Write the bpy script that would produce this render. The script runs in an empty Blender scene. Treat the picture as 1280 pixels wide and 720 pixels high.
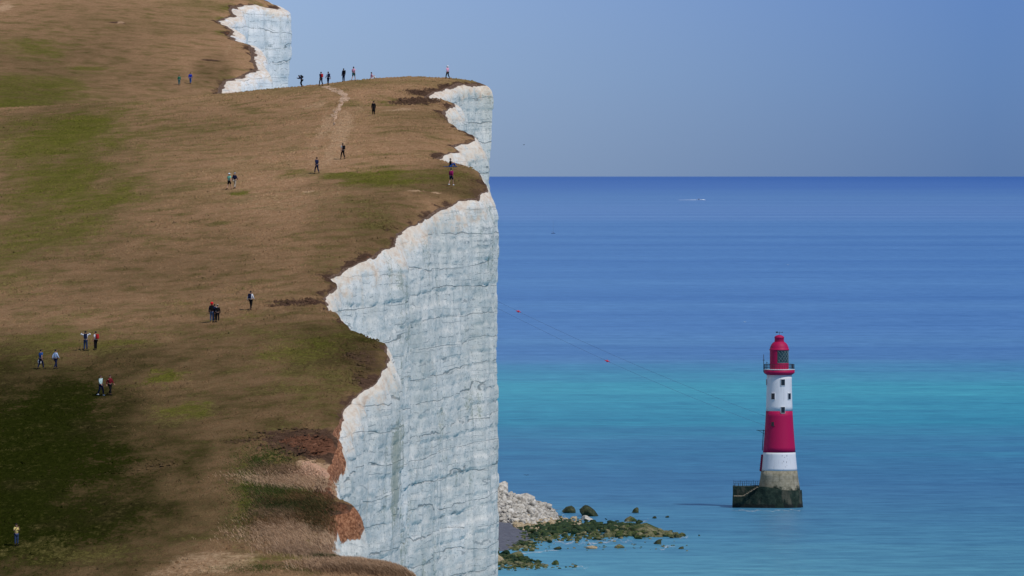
import bpy, bmesh, math, random
import numpy as np
from mathutils import Vector, Matrix, noise as mnoise

random.seed(7); RNG = np.random.default_rng(11)
S = bpy.context.scene
COL = S.collection
R = math.radians
H = 83.0            # eye height above the sea
F = 10667.0         # focal length in pixels of a 1280 wide frame (300 mm)
TILT = math.atan(141/F)

# ------------------------------------------------------------------ camera
cd = bpy.data.cameras.new('camera'); cd.lens = 36*F/1280; cd.sensor_width = 36
cd.clip_start = 1; cd.clip_end = 2.0e6
cam = bpy.data.objects.new('camera', cd); COL.objects.link(cam)
cam.location = (0, 0, H); cam.rotation_euler = (R(90)-TILT, 0, 0)
S.camera = cam
ct, st = math.cos(TILT), math.sin(TILT)

def ray(px, py):
    a, b = px-640, 360-py
    return a, F*ct + b*st, b*ct - F*st          # X, Y, Z direction
def at_depth(px, py, Y):
    x, y, z = ray(px, py); k = Y/y
    return Vector((x*k, Y, H+z*k))
def at_sea(px, py, z0=0.0):
    x, y, z = ray(px, py); k = (z0-H)/z
    return Vector((x*k, y*k, z0))

# ------------------------------------------------------------------ noise
def _hash(ix, iy, iz, seed):
    h = (ix*374761393 + iy*668265263 + iz*2147483647 + seed*974634777) & 0xFFFFFFFF
    h = ((h ^ (h >> 13))*1274126177) & 0xFFFFFFFF
    h = ((h ^ (h >> 16))*2246822519) & 0xFFFFFFFF
    return ((h ^ (h >> 15)) & 0xFFFFFF)/float(0xFFFFFF)
def vn(x, y, z=0.0, seed=0):
    x = np.asarray(x, float); y = np.asarray(y, float)+0*x; z = np.asarray(z, float)+0*x
    ix, iy, iz = np.floor(x).astype(np.int64), np.floor(y).astype(np.int64), np.floor(z).astype(np.int64)
    fx, fy, fz = x-ix, y-iy, z-iz
    fx, fy, fz = [t*t*t*(t*(t*6-15)+10) for t in (fx, fy, fz)]
    r = 0
    for dx in (0, 1):
        for dy in (0, 1):
            for dz in (0, 1):
                w = (fx if dx else 1-fx)*(fy if dy else 1-fy)*(fz if dz else 1-fz)
                r = r + w*_hash(ix+dx, iy+dy, iz+dz, seed)
    return r*2-1
def fbm(x, y, z=0.0, o=4, seed=0, g=0.5):
    r, a, t = 0, 1.0, 0.0
    for k in range(o):
        r = r + a*vn(np.asarray(x)*2**k+17.3*k, np.asarray(y)*2**k+5.1*k, np.asarray(z)*2**k, seed+k)
        t += a; a *= g
    return r/t
def sst(a, b, x):
    t = np.clip((np.asarray(x, float)-a)/(b-a), 0, 1); return t*t*(3-2*t)
def pchip(xs, ys):
    xs, ys = np.array(xs, float), np.array(ys, float)
    h = np.diff(xs); d = np.diff(ys)/h
    m = np.zeros_like(xs); m[0], m[-1] = d[0], d[-1]
    for i in range(1, len(xs)-1):
        if d[i-1]*d[i] > 0:
            w1, w2 = 2*h[i]+h[i-1], h[i]+2*h[i-1]
            m[i] = (w1+w2)/(w1/d[i-1]+w2/d[i])
    def f(x):
        x = np.asarray(x, float)
        xx = np.clip(x, xs[0], xs[-1])
        i = np.clip(np.searchsorted(xs, xx)-1, 0, len(xs)-2)
        t = (xx-xs[i])/h[i]
        return ((2*t**3-3*t*t+1)*ys[i] + (t**3-2*t*t+t)*h[i]*m[i] + (-2*t**3+3*t*t)*ys[i+1] + (t**3-t*t)*h[i]*m[i+1])
    return f

# ------------------------------------------------------------------ object helpers
def tag(o, label=None, cat=None, group=None, kind=None):
    if label: o['label'] = label
    if cat: o['category'] = cat
    if group: o['group'] = group
    if kind: o['kind'] = kind
    return o
def link(name, me, mats=(), parent=None):
    o = bpy.data.objects.new(name, me); COL.objects.link(o)
    for m in mats:
        if m and len(me.materials) < len(mats): me.materials.append(m)
    if parent: o.parent = parent
    return o
def empty(name, loc, rz=0, parent=None):
    o = bpy.data.objects.new(name, None); COL.objects.link(o)
    o.location = loc; o.rotation_euler.z = rz; o.empty_display_size = .5
    if parent: o.parent = parent
    return o
def smooth(me, v=True):
    me.polygons.foreach_set('use_smooth', np.full(len(me.polygons), v))
def grid_mesh(name, P, flip=False):
    """P: (n, m, 3) array of points -> quad mesh"""
    n, m = P.shape[:2]
    me = bpy.data.meshes.new(name)
    idx = np.arange(n*m).reshape(n, m)
    q = np.stack([idx[:-1, :-1], idx[1:, :-1], idx[1:, 1:], idx[:-1, 1:]], -1).reshape(-1, 4)
    if flip: q = q[:, ::-1]
    me.vertices.add(n*m); me.vertices.foreach_set('co', P.reshape(-1).astype(np.float32))
    me.loops.add(q.size); me.loops.foreach_set('vertex_index', q.reshape(-1).astype(np.int32))
    me.polygons.add(len(q)); me.polygons.foreach_set('loop_start', (np.arange(len(q))*4).astype(np.int32))
    me.update(calc_edges=True); me.validate()
    smooth(me)
    return me
def raw_mesh(name, V, Fc, k):
    me = bpy.data.meshes.new(name); V = np.asarray(V, np.float32); Fc = np.asarray(Fc, np.int32)
    me.vertices.add(len(V)); me.vertices.foreach_set('co', V.reshape(-1))
    me.loops.add(Fc.size); me.loops.foreach_set('vertex_index', Fc.reshape(-1))
    me.polygons.add(len(Fc)); me.polygons.foreach_set('loop_start', (np.arange(len(Fc))*k).astype(np.int32))
    me.update(calc_edges=True)
    return me
def set_attr(me, name, arr):
    a = me.color_attributes.new(name, 'FLOAT_COLOR', 'POINT')
    arr = np.asarray(arr, np.float32)
    if arr.shape[1] == 3: arr = np.concatenate([arr, np.ones((len(arr), 1), np.float32)], 1)
    a.data.foreach_set('color', arr.reshape(-1))

# ------------------------------------------------------------------ material helpers
class NT:
    def __init__(s, name):
        s.m = bpy.data.materials.new(name); s.m.use_nodes = True
        s.t = s.m.node_tree; s.b = s.t.nodes['Principled BSDF']; s.out = s.t.nodes['Material Output']
    def n(s, typ, **kw):
        nd = s.t.nodes.new(typ)
        for k, v in kw.items():
            if k.startswith('i_'): nd.inputs[k[2:].replace('_', ' ')].default_value = v
            else: setattr(nd, k, v)
        return nd
    def l(s, a, b): s.t.links.new(a, b)
    def pos(s): return s.n('ShaderNodeNewGeometry').outputs['Position']
    def scale(s, vec, sc, off=(0, 0, 0)):
        nd = s.n('ShaderNodeMapping'); nd.inputs['Scale'].default_value = sc; nd.inputs['Location'].default_value = off
        s.l(vec, nd.inputs['Vector']); return nd.outputs[0]
    def noise(s, vec, sc, det=4, rough=.55, dist=0):
        nd = s.n('ShaderNodeTexNoise'); nd.inputs['Scale'].default_value = sc; nd.inputs['Detail'].default_value = det
        nd.inputs['Roughness'].default_value = rough; nd.inputs['Distortion'].default_value = dist
        s.l(vec, nd.inputs['Vector']); return nd.outputs['Fac']
    def math(s, op, a, b=None, clamp=False, c=None):
        nd = s.n('ShaderNodeMath', operation=op); nd.use_clamp = clamp
        for i, v in enumerate((a, b, c)):
            if v is None: continue
            if isinstance(v, (int, float)): nd.inputs[i].default_value = v
            else: s.l(v, nd.inputs[i])
        return nd.outputs[0]
    def step(s, v, a, b):
        nd = s.n('ShaderNodeMapRange', interpolation_type='SMOOTHSTEP')
        nd.inputs['From Min'].default_value = a; nd.inputs['From Max'].default_value = b
        s.l(v, nd.inputs['Value']); return nd.outputs[0]
    def mix(s, f, a, b, mode='MIX'):
        nd = s.n('ShaderNodeMix', data_type='RGBA', blend_type=mode)
        for sock, v in ((nd.inputs[0], f), (nd.inputs[6], a), (nd.inputs[7], b)):
            if isinstance(v, (int, float)): sock.default_value = v
            elif isinstance(v, tuple): sock.default_value = (*v, 1) if len(v) == 3 else v
            else: s.l(v, sock)
        return nd.outputs[2]
    def ramp(s, f, stops, interp='LINEAR'):
        nd = s.n('ShaderNodeValToRGB'); cr = nd.color_ramp; cr.interpolation = interp
        while len(cr.elements) < len(stops): cr.elements.new(.5)
        for e, (p, c) in zip(cr.elements, stops): e.position = p; e.color = (*c, 1)
        s.l(f, nd.inputs[0]); return nd.outputs[0]
    def bump(s, hgt, strength=.5, dist=.1):
        nd = s.n('ShaderNodeBump'); nd.inputs['Strength'].default_value = strength; nd.inputs['Distance'].default_value = dist
        s.l(hgt, nd.inputs['Height']); s.l(nd.outputs[0], s.b.inputs['Normal']); return nd
    def attr(s, name):
        nd = s.n('ShaderNodeVertexColor'); nd.layer_name = name; return nd.outputs['Color']
    def sep(s, c):
        nd = s.n('ShaderNodeSeparateColor'); s.l(c, nd.inputs[0]); return nd.outputs
    def fin(s, color, rough=.9, spec=.2):
        if isinstance(color, tuple): s.b.inputs['Base Color'].default_value = (*color, 1)
        else: s.l(color, s.b.inputs['Base Color'])
        s.b.inputs['Roughness'].default_value = rough; s.b.inputs['Specular IOR Level'].default_value = spec
        return s.m

_pc = {}
def plain(name, col, rough=.75, var=.25, sc=6, spec=.3):
    """a plain coloured material with a little procedural wear"""
    if name in _pc: return _pc[name]
    t = NT(name); f = t.noise(t.n('ShaderNodeTexCoord').outputs['Object'], sc, 4)
    f = t.step(f, .3, .7)
    a = tuple(c*(1-var) for c in col); b = tuple(min(1, c*(1+var)) for c in col)
    _pc[name] = t.fin(t.mix(f, a, b), rough, spec); return _pc[name]

# ------------------------------------------------------------------ PEOPLE (pose templates first, while the scene is light)
DG = bpy.context.evaluated_depsgraph_get
def skin(verts, edges, radii, sub=1):
    me = bpy.data.meshes.new('skin'); me.from_pydata(verts, edges, [])
    o = bpy.data.objects.new('skin', me); COL.objects.link(o)
    md = o.modifiers.new('s', 'SKIN'); md.use_smooth_shade = True
    sv = me.skin_vertices[0].data
    for i, r in enumerate(radii):
        sv[i].radius = r if isinstance(r, tuple) else (r, r); sv[i].use_root = (i == 0)
    o.modifiers.new('d', 'SUBSURF').levels = sub
    o.modifiers['d'].render_levels = sub
    dg = DG(); dg.update()
    out = bpy.data.meshes.new_from_object(o.evaluated_get(dg))
    bpy.data.objects.remove(o); bpy.data.meshes.remove(me)
    return out
def add_ball(bm, c, r, mi=0, seg=8, rot=None):
    g = bmesh.ops.create_uvsphere(bm, u_segments=seg, v_segments=max(4, seg-2), radius=1)
    M = Matrix.Translation(c) @ (rot or Matrix()) @ Matrix.Diagonal((*r, 1))
    bmesh.ops.transform(bm, matrix=M, verts=g['verts'])
    for f in {f for v in g['verts'] for f in v.link_faces}: f.material_index = mi; f.smooth = True
def add_tube(bm, pts, rad, seg=8, cap=True, mi=0):
    pts = [Vector(p) for p in pts]; rings = []
    if not isinstance(rad, (list, tuple)): rad = [rad]*len(pts)
    for i, p in enumerate(pts):
        d = (pts[min(i+1, len(pts)-1)]-pts[max(i-1, 0)]).normalized()
        u = d.orthogonal().normalized() if i == 0 else (u-d*u.dot(d)).normalized()
        w = d.cross(u)
        rings.append([bm.verts.new(p+(u*math.cos(a)+w*math.sin(a))*rad[i]) for a in [2*math.pi*k/seg for k in range(seg)]])
    for a, b in zip(rings, rings[1:]):
        for k in range(seg):
            f = bm.faces.new((a[k], a[(k+1) % seg], b[(k+1) % seg], b[k])); f.smooth = True; f.material_index = mi
    if cap:
        bm.faces.new(rings[0][::-1]).material_index = mi; bm.faces.new(rings[-1]).material_index = mi
def add_box(bm, c, s, rot=None, bev=0, mi=0):
    g = bmesh.ops.create_cube(bm, size=1)
    bmesh.ops.transform(bm, matrix=Matrix.Translation(c) @ (rot or Matrix()) @ Matrix.Diagonal((*s, 1)), verts=g['verts'])
    fs = {f for v in g['verts'] for f in v.link_faces}
    for f in fs: f.material_index = mi
    if bev:
        es = {e for v in g['verts'] for e in v.link_edges}
        bmesh.ops.bevel(bm, geom=list(es), offset=bev, segments=2, affect='EDGES', profile=.5)
def bm_mesh(bm, name='m', sm=None):
    me = bpy.data.meshes.new(name); bmesh.ops.recalc_face_normals(bm, faces=bm.faces); bm.to_mesh(me); bm.free()
    if sm is not None: smooth(me, sm)
    return me

# joints, facing -Y (towards the camera); left = +X
def pose(kind):
    J = dict(pel=(0, 0, .93), chest=(0, 0, 1.24), neck=(0, 0, 1.46), chin=(0, -.01, 1.53), head=(0, -.015, 1.62), crown=(0, 0, 1.70),
             shL=(.17, 0, 1.40), elL=(.23, .03, 1.12), wrL=(.24, -.05, .88), shR=(-.17, 0, 1.40), elR=(-.23, .03, 1.12), wrR=(-.24, -.05, .88),
             hipL=(.09, 0, .88), knL=(.1, -.02, .49), anL=(.1, 0, .09), hipR=(-.09, 0, .88), knR=(-.1, -.02, .49), anR=(-.1, 0, .09))
    if kind == 'walk':
        J.update(knL=(.1, -.16, .51), anL=(.1, -.22, .09), knR=(-.1, .05, .49), anR=(-.1, .28, .15), elL=(.23, .14, 1.14), wrL=(.23, .12, .90), elR=(-.23, -.06, 1.13), wrR=(-.22, -.24, .97))
    if kind == 'stride':
        J.update(knR=(-.1, -.16, .51), anR=(-.12, -.22, .09), knL=(.11, .05, .49), anL=(.13, .28, .15), elR=(-.24, .14, 1.14), wrR=(-.27, .12, .90), elL=(.25, -.06, 1.13), wrL=(.26, -.22, .97))
    if kind == 'arms_up':
        J.update(elL=(.45, .02, 1.44), wrL=(.27, .05, 1.52), elR=(-.45, .02, 1.44), wrR=(-.27, .05, 1.52), anL=(.12, 0, .09), anR=(-.12, 0, .09))
    if kind == 'photo':
        J.update(elL=(.25, -.08, 1.16), wrL=(.09, -.27, 1.42), elR=(-.25, -.08, 1.16), wrR=(-.09, -.27, 1.42))
    if kind == 'bend':
        J.update(chest=(0, -.16, 1.18), neck=(0, -.33, 1.30), chin=(0, -.38, 1.34), head=(0, -.43, 1.40), crown=(0, -.46, 1.48), shL=(.17, -.27, 1.27), shR=(-.17, -.27, 1.27),
                 elL=(.26, -.42, 1.05), wrL=(.12, -.60, 1.12), elR=(-.26, -.42, 1.05), wrR=(-.12, -.60, 1.12), knL=(.14, -.16, .5), knR=(-.14, -.16, .5))
    if kind == 'sit':
        z = -.80
        J = {k: (p[0], p[1], p[2]+z) for k, p in J.items()}
        J.update(knL=(.13, -.38, .44), anL=(.12, -.55, .09), knR=(-.13, -.38, .44), anR=(-.12, -.55, .09), elL=(.25, -.1, .40), wrL=(.16, -.34, .46), elR=(-.25, -.1, .40), wrR=(-.16, -.34, .46))
    return {k: Vector(v) for k, v in J.items()}
def fingers(bm, J, s):
    w, e = J['wr'+s], J['el'+s]; d = (w-e).normalized()
    u = d.cross(Vector((0, 1, 0)) if abs(d.y) < .8 else Vector((1, 0, 0))).normalized()
    if u.y > 0: u = -u
    n = d.cross(u)
    for i, (off, ln) in enumerate(((-.028, .062), (-.009, .075), (.010, .080), (.029, .072))):
        a = w+d*.075+u*off; add_tube(bm, [w+d*.05+u*off*.8, a, a+d*ln*.55+n*.012, a+d*ln*.9+n*.035], [.0095, .009, .008, .006], 5)
    add_tube(bm, [w+d*.02+u*.02, w+d*.055+u*.052, w+d*.095+u*.058+n*.02], [.012, .011, .007], 5)
POSES = {}
def pose_meshes(kind):
    if kind in POSES: return POSES[kind]
    J = pose(kind)
    names = ['pel', 'chest', 'neck', 'chin', 'head', 'crown', 'shL', 'elL', 'wrL', 'shR', 'elR', 'wrR', 'hipL', 'knL', 'anL', 'hipR', 'knR', 'anR']
    rad = dict(pel=(.13, .10), chest=(.14, .105), neck=.062, chin=.065, head=(.08, .098), crown=.055, shL=.062, shR=.062, elL=.042, elR=.042, wrL=.03, wrR=.03,
               hipL=.088, hipR=.088, knL=.058, knR=.058, anL=.042, anR=.042)
    V = [J[n] for n in names]
    # palm ends
    E = [('pel', 'chest'), ('chest', 'neck'), ('neck', 'chin'), ('chin', 'head'), ('head', 'crown'), ('chest', 'shL'), ('shL', 'elL'), ('elL', 'wrL'), ('chest', 'shR'), ('shR', 'elR'), ('elR', 'wrR'),
         ('pel', 'hipL'), ('hipL', 'knL'), ('knL', 'anL'), ('pel', 'hipR'), ('hipR', 'knR'), ('knR', 'anR')]
    Ei = [(names.index(a), names.index(b)) for a, b in E]; Rr = [rad[n] for n in names]
    for s in 'LR':
        d = (J['wr'+s]-J['el'+s]).normalized()
        V.append(J['wr'+s]+d*.08); Ei.append((names.index('wr'+s), len(V)-1)); Rr.append((.022, .04))
    body = skin(V, Ei, Rr)
    bm = bmesh.new(); bm.from_mesh(body)
    for s in 'LR': fingers(bm, J, s)
    h = J['head']
    add_ball(bm, h+Vector((0, -.108, -.015)), (.014, .022, .022), 0, 6)
    for s in (-1, 1):
        add_ball(bm, h+Vector((s*.088, .01, -.01)), (.014, .022, .034), 0, 6)
        add_ball(bm, h+Vector((s*.034, -.093, .012)), (.013, .008, .009), 1, 6)
    add_ball(bm, h+Vector((0, -.092, -.062)), (.026, .008, .007), 2, 6)
    body = bm_mesh(bm)
    def sub(ns, es, rs):
        return skin([J[n] for n in ns], [(ns.index(a), ns.index(b)) for a, b in es], rs)
    nk = J['neck']-Vector((0, 0, .03)); J['col'] = nk
    for s in 'LR':
        J['slv'+s] = J['sh'+s].lerp(J['el'+s], .75); J['cuf'+s] = J['el'+s].lerp(J['wr'+s], .93)
        J['hem'+s] = J['hip'+s].lerp(J['kn'+s], .85); J['ank'+s] = J['kn'+s].lerp(J['an'+s], .93)
    up = ['pel', 'chest', 'col', 'shL', 'shR']; ue = [('pel', 'chest'), ('chest', 'col'), ('chest', 'shL'), ('chest', 'shR')]
    ur = [(.158, .128), (.172, .135), .075, .085, .085]
    shirt = sub(up+['slvL', 'slvR'], ue+[('shL', 'slvL'), ('shR', 'slvR')], ur+[.068, .068])
    jacket = sub(up+['elL', 'elR', 'cufL', 'cufR'], ue+[('shL', 'elL'), ('shR', 'elR'), ('elL', 'cufL'), ('elR', 'cufR')], ur+[.066, .066, .05, .05])
    lo = ['pel', 'hipL', 'hipR']; le = [('pel', 'hipL'), ('pel', 'hipR')]; lr = [(.15, .122), .108, .108]
    trousers = sub(lo+['knL', 'knR', 'ankL', 'ankR'], le+[('hipL', 'knL'), ('hipR', 'knR'), ('knL', 'ankL'), ('knR', 'ankR')], lr+[.08, .08, .066, .066])
    shorts = sub(lo+['hemL', 'hemR'], le+[('hipL', 'hemL'), ('hipR', 'hemR')], lr+[.1, .1])
    POSES[kind] = dict(J=J, body=body, shirt=shirt, jacket=jacket, trousers=trousers, shorts=shorts)
    return POSES[kind]
for k in ('stand', 'walk', 'stride', 'arms_up', 'photo', 'bend', 'sit'): pose_meshes(k)

C_SKIN = plain('skin', (.48, .27, .19), .55, .06)
C_EYE = plain('eye', (.02, .015, .012), .3, .05); C_LIP = plain('lip', (.32, .10, .09), .5, .05)
def cloth(name, col): return plain('cloth_'+name, col, .92, .18, 9, .1)
CL = {n: cloth(n, c) for n, c in dict(
    navy=(.012, .018, .055), black=(.010, .010, .012), white=(.74, .76, .80), blue=(.03, .09, .30), royal=(.012, .04, .38), jeans=(.035, .06, .13), palejeans=(.09, .14, .24),
    lightblue=(.45, .58, .80), red=(.42, .02, .025), brightred=(.75, .02, .03), wine=(.16, .01, .02), pink=(.75, .38, .52), magenta=(.30, .015, .11), mint=(.20, .55, .40),
    green=(.02, .16, .10), teal=(.015, .13, .14), grey=(.32, .33, .35), beige=(.44, .38, .30), yellow=(.70, .58, .22), purple=(.10, .05, .22), paleteal=(.50, .68, .68)).items()}
HAIR = {n: plain('hair_'+n, c, .6, .2, 20) for n, c in dict(dark=(.012, .009, .008), brown=(.06, .03, .015), grey=(.45, .44, .42), fair=(.35, .25, .13)).items()}
def person(loc, rz, kind, label, top, topc, legs, legc, hair='dark', hat=None, pack=None, shoes='black', coat=False, h=1.72, group=None):
    P = pose_meshes(kind); J = P['J']; k = h/1.72
    root = empty('person', loc, rz); root.scale = (k, k, k)
    tag(root, label, 'person', group or 'walkers on the grass hill')
    link('body', P['body'].copy(), (C_SKIN, C_EYE, C_LIP), root)
    link('shirt' if top == 'shirt' else 'jacket', P[top].copy(), (CL[topc],), root)
    link(legs, P[legs].copy(), (CL[legc],), root)
    hd = J['head']; bm = bmesh.new()
    add_ball(bm, hd+Vector((0, .022, .035)), (.094, .105, .088), 0, 10)
    if hair == 'long': pass
    link('hair', bm_mesh(bm), (HAIR[hair],), root)
    for s in 'LR':
        a = J['an'+s]; bm = bmesh.new()
        add_ball(bm, a+Vector((0, -.06, -.05)), (.05, .145, .045), 0, 8)
        add_box(bm, a+Vector((0, -.06, -.078)), (.085, .27, .022), bev=.008)
        link('shoe', bm_mesh(bm), (CL[shoes],), root)
    if hat:
        bm = bmesh.new(); st_, c = hat
        if st_ == 'sunhat':
            add_ball(bm, hd+Vector((0, .005, .07)), (.105, .115, .095), 0, 10)
            add_ball(bm, hd+Vector((0, .0, .045)), (.19, .20, .018), 0, 12)
        elif st_ == 'cap':
            add_ball(bm, hd+Vector((0, .008, .05)), (.104, .114, .085), 0, 10)
            add_ball(bm, hd+Vector((0, -.14, .045)), (.075, .085, .012), 0, 8)
        else:
            add_ball(bm, hd+Vector((0, .012, .055)), (.15, .15, .12), 0, 10)
            add_ball(bm, hd+Vector((0, .03, -.02)), (.115, .105, .10), 0, 8)
        link('hat', bm_mesh(bm), (CL[c],), root)
    if pack:
        c = J['chest']; up = (J['neck']-J['pel']).normalized(); back = Vector((1, 0, 0)).cross(up).normalized()
        if back.y < 0: back = -back
        rot = Matrix((Vector((1, 0, 0)), back, up)).transposed().to_4x4(); bm = bmesh.new()
        add_box(bm, c+back*.21+up*.03, (.30, .17, .44), rot, .05)
        add_box(bm, c+back*.31-up*.06, (.22, .06, .20), rot, .025)
        for s in (-1, 1):
            add_tube(bm, [c+back*.13+up*.2+Vector((s*.10, 0, 0)), c+up*.235+Vector((s*.105, 0, 0)), c-back*.155+up*.08+Vector((s*.105, 0, 0)), c-back*.10-up*.14+Vector((s*.13, 0, 0)), c+back*.12-up*.15+Vector((s*.12, 0, 0))], .018, 6)
        link('backpack', bm_mesh(bm), (CL[pack],), root)
    if coat:
        bm = bmesh.new(); p = J['pel']
        rings = []
        add_tube(bm, [p+Vector((0, 0, .22)), p, p-Vector((0, 0, .25)), p-Vector((0, 0, .48))], [.17, .175, .20, .22], 12)
        link('coat_skirt', bm_mesh(bm), (CL[topc],), root)
    return root

# ------------------------------------------------------------------ TERRAIN SHAPE
Pf = pchip([-60, 0, 100, 300, 500, 600, 640, 655, 680, 706, 746, 790, 840, 904, 980, 1046, 1080, 1100, 1130, 1180, 1230, 1280, 1320, 1333, 1380, 1430, 1490, 1560, 1650, 1750, 1900, 2000, 2900],
           [-1.2, -1.7, -12, -30, -38, -36.5, -33.5, -31.2, -26, -21, -16.2, -12, -7.4, -1.9, 3.9, 8.2, 10.3, 11.2, 10.6, 4, 3, 8.4, 12.9, 14.2, 19.3, 24.5, 30, 36, 42, 40, 20, 14, 14])
Lf = pchip([-260, -120, -66, -45, -29, -16, -11, -4, 6], [-10, -5.2, -2.7, -1.3, 0, 1.2, 1.35, 1.15, .6])
def ground(X, Y):
    """smooth height of the turf"""
    X = np.asarray(X, float); Y = np.asarray(Y, float)
    near = 1-sst(1130, 1230, Y)
    far_drop = .3*np.clip(X+45.5, 0, 9)*sst(1440, 1480, Y)
    z = Pf(Y) - (1-near)*far_drop + near*sst(560, 680, Y)*Lf(X) + (1-near)*(.05*np.clip(-48-X, -10, 300)*(1-sst(1700, 1900, Y)))
    return H+z
def on_ground(px, py, y0=640., y1=1115., drop=0.):
    x, y, z = ray(px, py)
    Y = np.arange(y0, y1, .25)
    d = H+z/y*Y - ground(x/y*Y, Y) + drop
    i = np.argmax(d < 0) if (d < 0).any() else np.argmin(d)   # a foot just above the skyline stands on the crest
    i = max(i, 1); t = d[i-1]/(d[i-1]-d[i]) if d[i] < 0 else 1
    Yh = Y[i-1]+t*.25
    return Vector((x/y*Yh, Yh, float(ground(x/y*Yh, Yh))))

# cliff edge, traced on the near headland (photo pixels) then carried into the ground plan
EDGE_N = [(517, 722), (508, 713), (470, 706), (425, 701), (413, 694), (411, 676), (412, 656), (414, 646), (438, 640), (440, 633), (424, 625), (413, 620), (411, 607), (410, 591), (415, 580), (424, 558), (423, 547),
          (416, 543), (420, 533), (428, 516), (441, 501), (458, 485), (474, 470), (482, 459), (484, 447), (480, 430), (457, 420), (437, 413), (421, 396), (408, 381), (404, 372), (421, 357), (411, 347), (433, 337),
          (463, 321), (492, 306), (499, 291), (533, 271), (571, 252), (592, 249), (608, 239), (602, 225), (595, 213), (578, 208), (542, 201.5), (560, 191), (572, 189), (565, 184), (592, 177), (591, 171), (571, 162), (559, 153),
          (550, 141), (566, 133), (563, 129), (528, 125), (541, 115), (567, 106), (588, 103.5), (601, 103)]
EDGE_F = [(272, 113), (277, 103), (300, 96), (318, 88), (312, 78), (313, 68), (307, 57), (291, 52), (284, 46), (289, 40), (268, 27), (288, 20), (284, 13), (288, 8), (320, 7)]
pts = [Vector((26, -60)), Vector((20, 100)), Vector((6, 330)), Vector((-2, 520)), Vector((-6, 615))]
for q in EDGE_N: v = on_ground(*q, drop=.55); pts.append(Vector((v.x, v.y)))
pts += [Vector((-4.5, 1108)), Vector((-9, 1125)), Vector((-26, 1165)), Vector((-40, 1215)), Vector((-46, 1270))]
for q in EDGE_F: v = on_ground(q[0], q[1], 1290, 1560, .55); pts.append(Vector((v.x, v.y)))
y9 = pts[-1].y; pts += [Vector((-42.3, y9+3)), Vector((-41.2, y9+9)), Vector((-44, y9+16)), Vector((-58, y9+26)), Vector((-64, 1700)), Vector((-60, 1900)), Vector((-50, 2050)), Vector((-48, 2130)), Vector((-60, 2300)), Vector((-140, 2800))]
# strictly advancing in depth
out = [pts[0]]
for p in pts[1:]:
    out.append(Vector((p.x, max(p.y, out[-1].y+.25))))
pts = out
# resample by arc length
A = np.array([(p.x, p.y) for p in pts]); seg = np.hypot(*np.diff(A, axis=0).T); cum = np.r_[0, np.cumsum(seg)]
def step_at(Y): return 6. if Y < 600 else 1.2 if Y < 640 else .30 if Y < 1112 else 3. if Y < 1285 else .5 if Y < 1530 else 8.
ss, s_ = [0.], 0.
while s_ < cum[-1]:
    s_ += step_at(np.interp(s_, cum, A[:, 1])); ss.append(min(s_, cum[-1]))
ss = np.array(ss)
EX, EY = np.interp(ss, cum, A[:, 0]), np.interp(ss, cum, A[:, 1])
detail = np.where(((EY > 640) & (EY < 1112)) | ((EY > 1290) & (EY < 1530)), 1., .3)
EX = EX + .22*np.exp(-((EY-683)/14)**2)*fbm(ss/1.6, 6.6, o=3, seed=6)*2 + detail*(.34*fbm(ss/7., 3.3, o=4, seed=5, g=.42) + .06*vn(ss/1.3, 8.8, seed=9))
EY = np.maximum.accumulate(EY + 1e-3*np.arange(len(EY)))
NR = len(ss)
dX, dY = np.gradient(EX), np.gradient(EY)
def box(a, w):
    k = np.ones(w)/w; return np.convolve(np.pad(a, w//2, mode='edge'), k, 'valid')[:len(a)]
tx, ty = box(dX, 21), box(dY, 21); ln = np.hypot(tx, ty); NX, NY = ty/ln, -tx/ln        # outward normal (towards the sea)

# ------------------------------------------------------------------ GROUND COVER AND TONE PATCHES (ground plan)
def blob(X, Y, px, py, rx, ry, far=False, seed=0, soft=.85, wob=.9):
    a = dict(y0=1290, y1=1700) if far else {}
    c = on_ground(px, py, **a); u = on_ground(px, py-ry, **a); d = on_ground(px, min(py+ry, 735), **a)
    wx = rx*c.y/F; wy = max((u.y-d.y)/2, 1.0)
    r0 = np.hypot((X-c.x)/wx, (Y-c.y)/wy); q = r0 < 1+soft+wob
    res = np.zeros(X.shape)
    if q.any(): res[q] = 1-sst(1-soft, 1+soft, r0[q] + wob*fbm(X[q]/wx*1.6, Y[q]/wy*1.6, o=4, seed=seed, g=.65))
    return res

def relief(X, Y):
    z = .35*fbm(X/14, Y/22, o=3, seed=21) + .10*fbm(X/2.6, Y/3.2, o=3, seed=23)
    q = .5*fbm(X/9, Y/30, o=3, seed=31)
    z = z + .05*np.abs(vn(X/30, Y/2.4+q*2, seed=29)) + .018*vn(X/.5, Y/.7, seed=24)
    return z

def terrain(y0, y1, name, xleft, cols, kindmats):
    sel = np.where((EY >= y0) & (EY <= y1))[0]
    ex, ey = EX[sel], EY[sel]
    u = np.linspace(0, 1, cols)**2.0                   # columns crowd towards the edge
    X = ex[:, None] + (xleft-ex[:, None])*u[None, :]
    Y = np.repeat(ey[:, None], cols, 1)
    Y = Y + (box(ey, 61)[:, None]-ey[:, None])*0
    dist = ex[:, None]-X
    Z = ground(X, Y) + relief(X, Y)*sst(-.2, 6, dist+.5)
    Z = Z - .35*np.exp(-dist/.9)*(1+.6*fbm(X/2., Y/4., o=2, seed=41)) - .22*np.exp(-dist/3.)   # the turf rolls over at the brink
    return sel, X, Y, Z, dist

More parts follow.
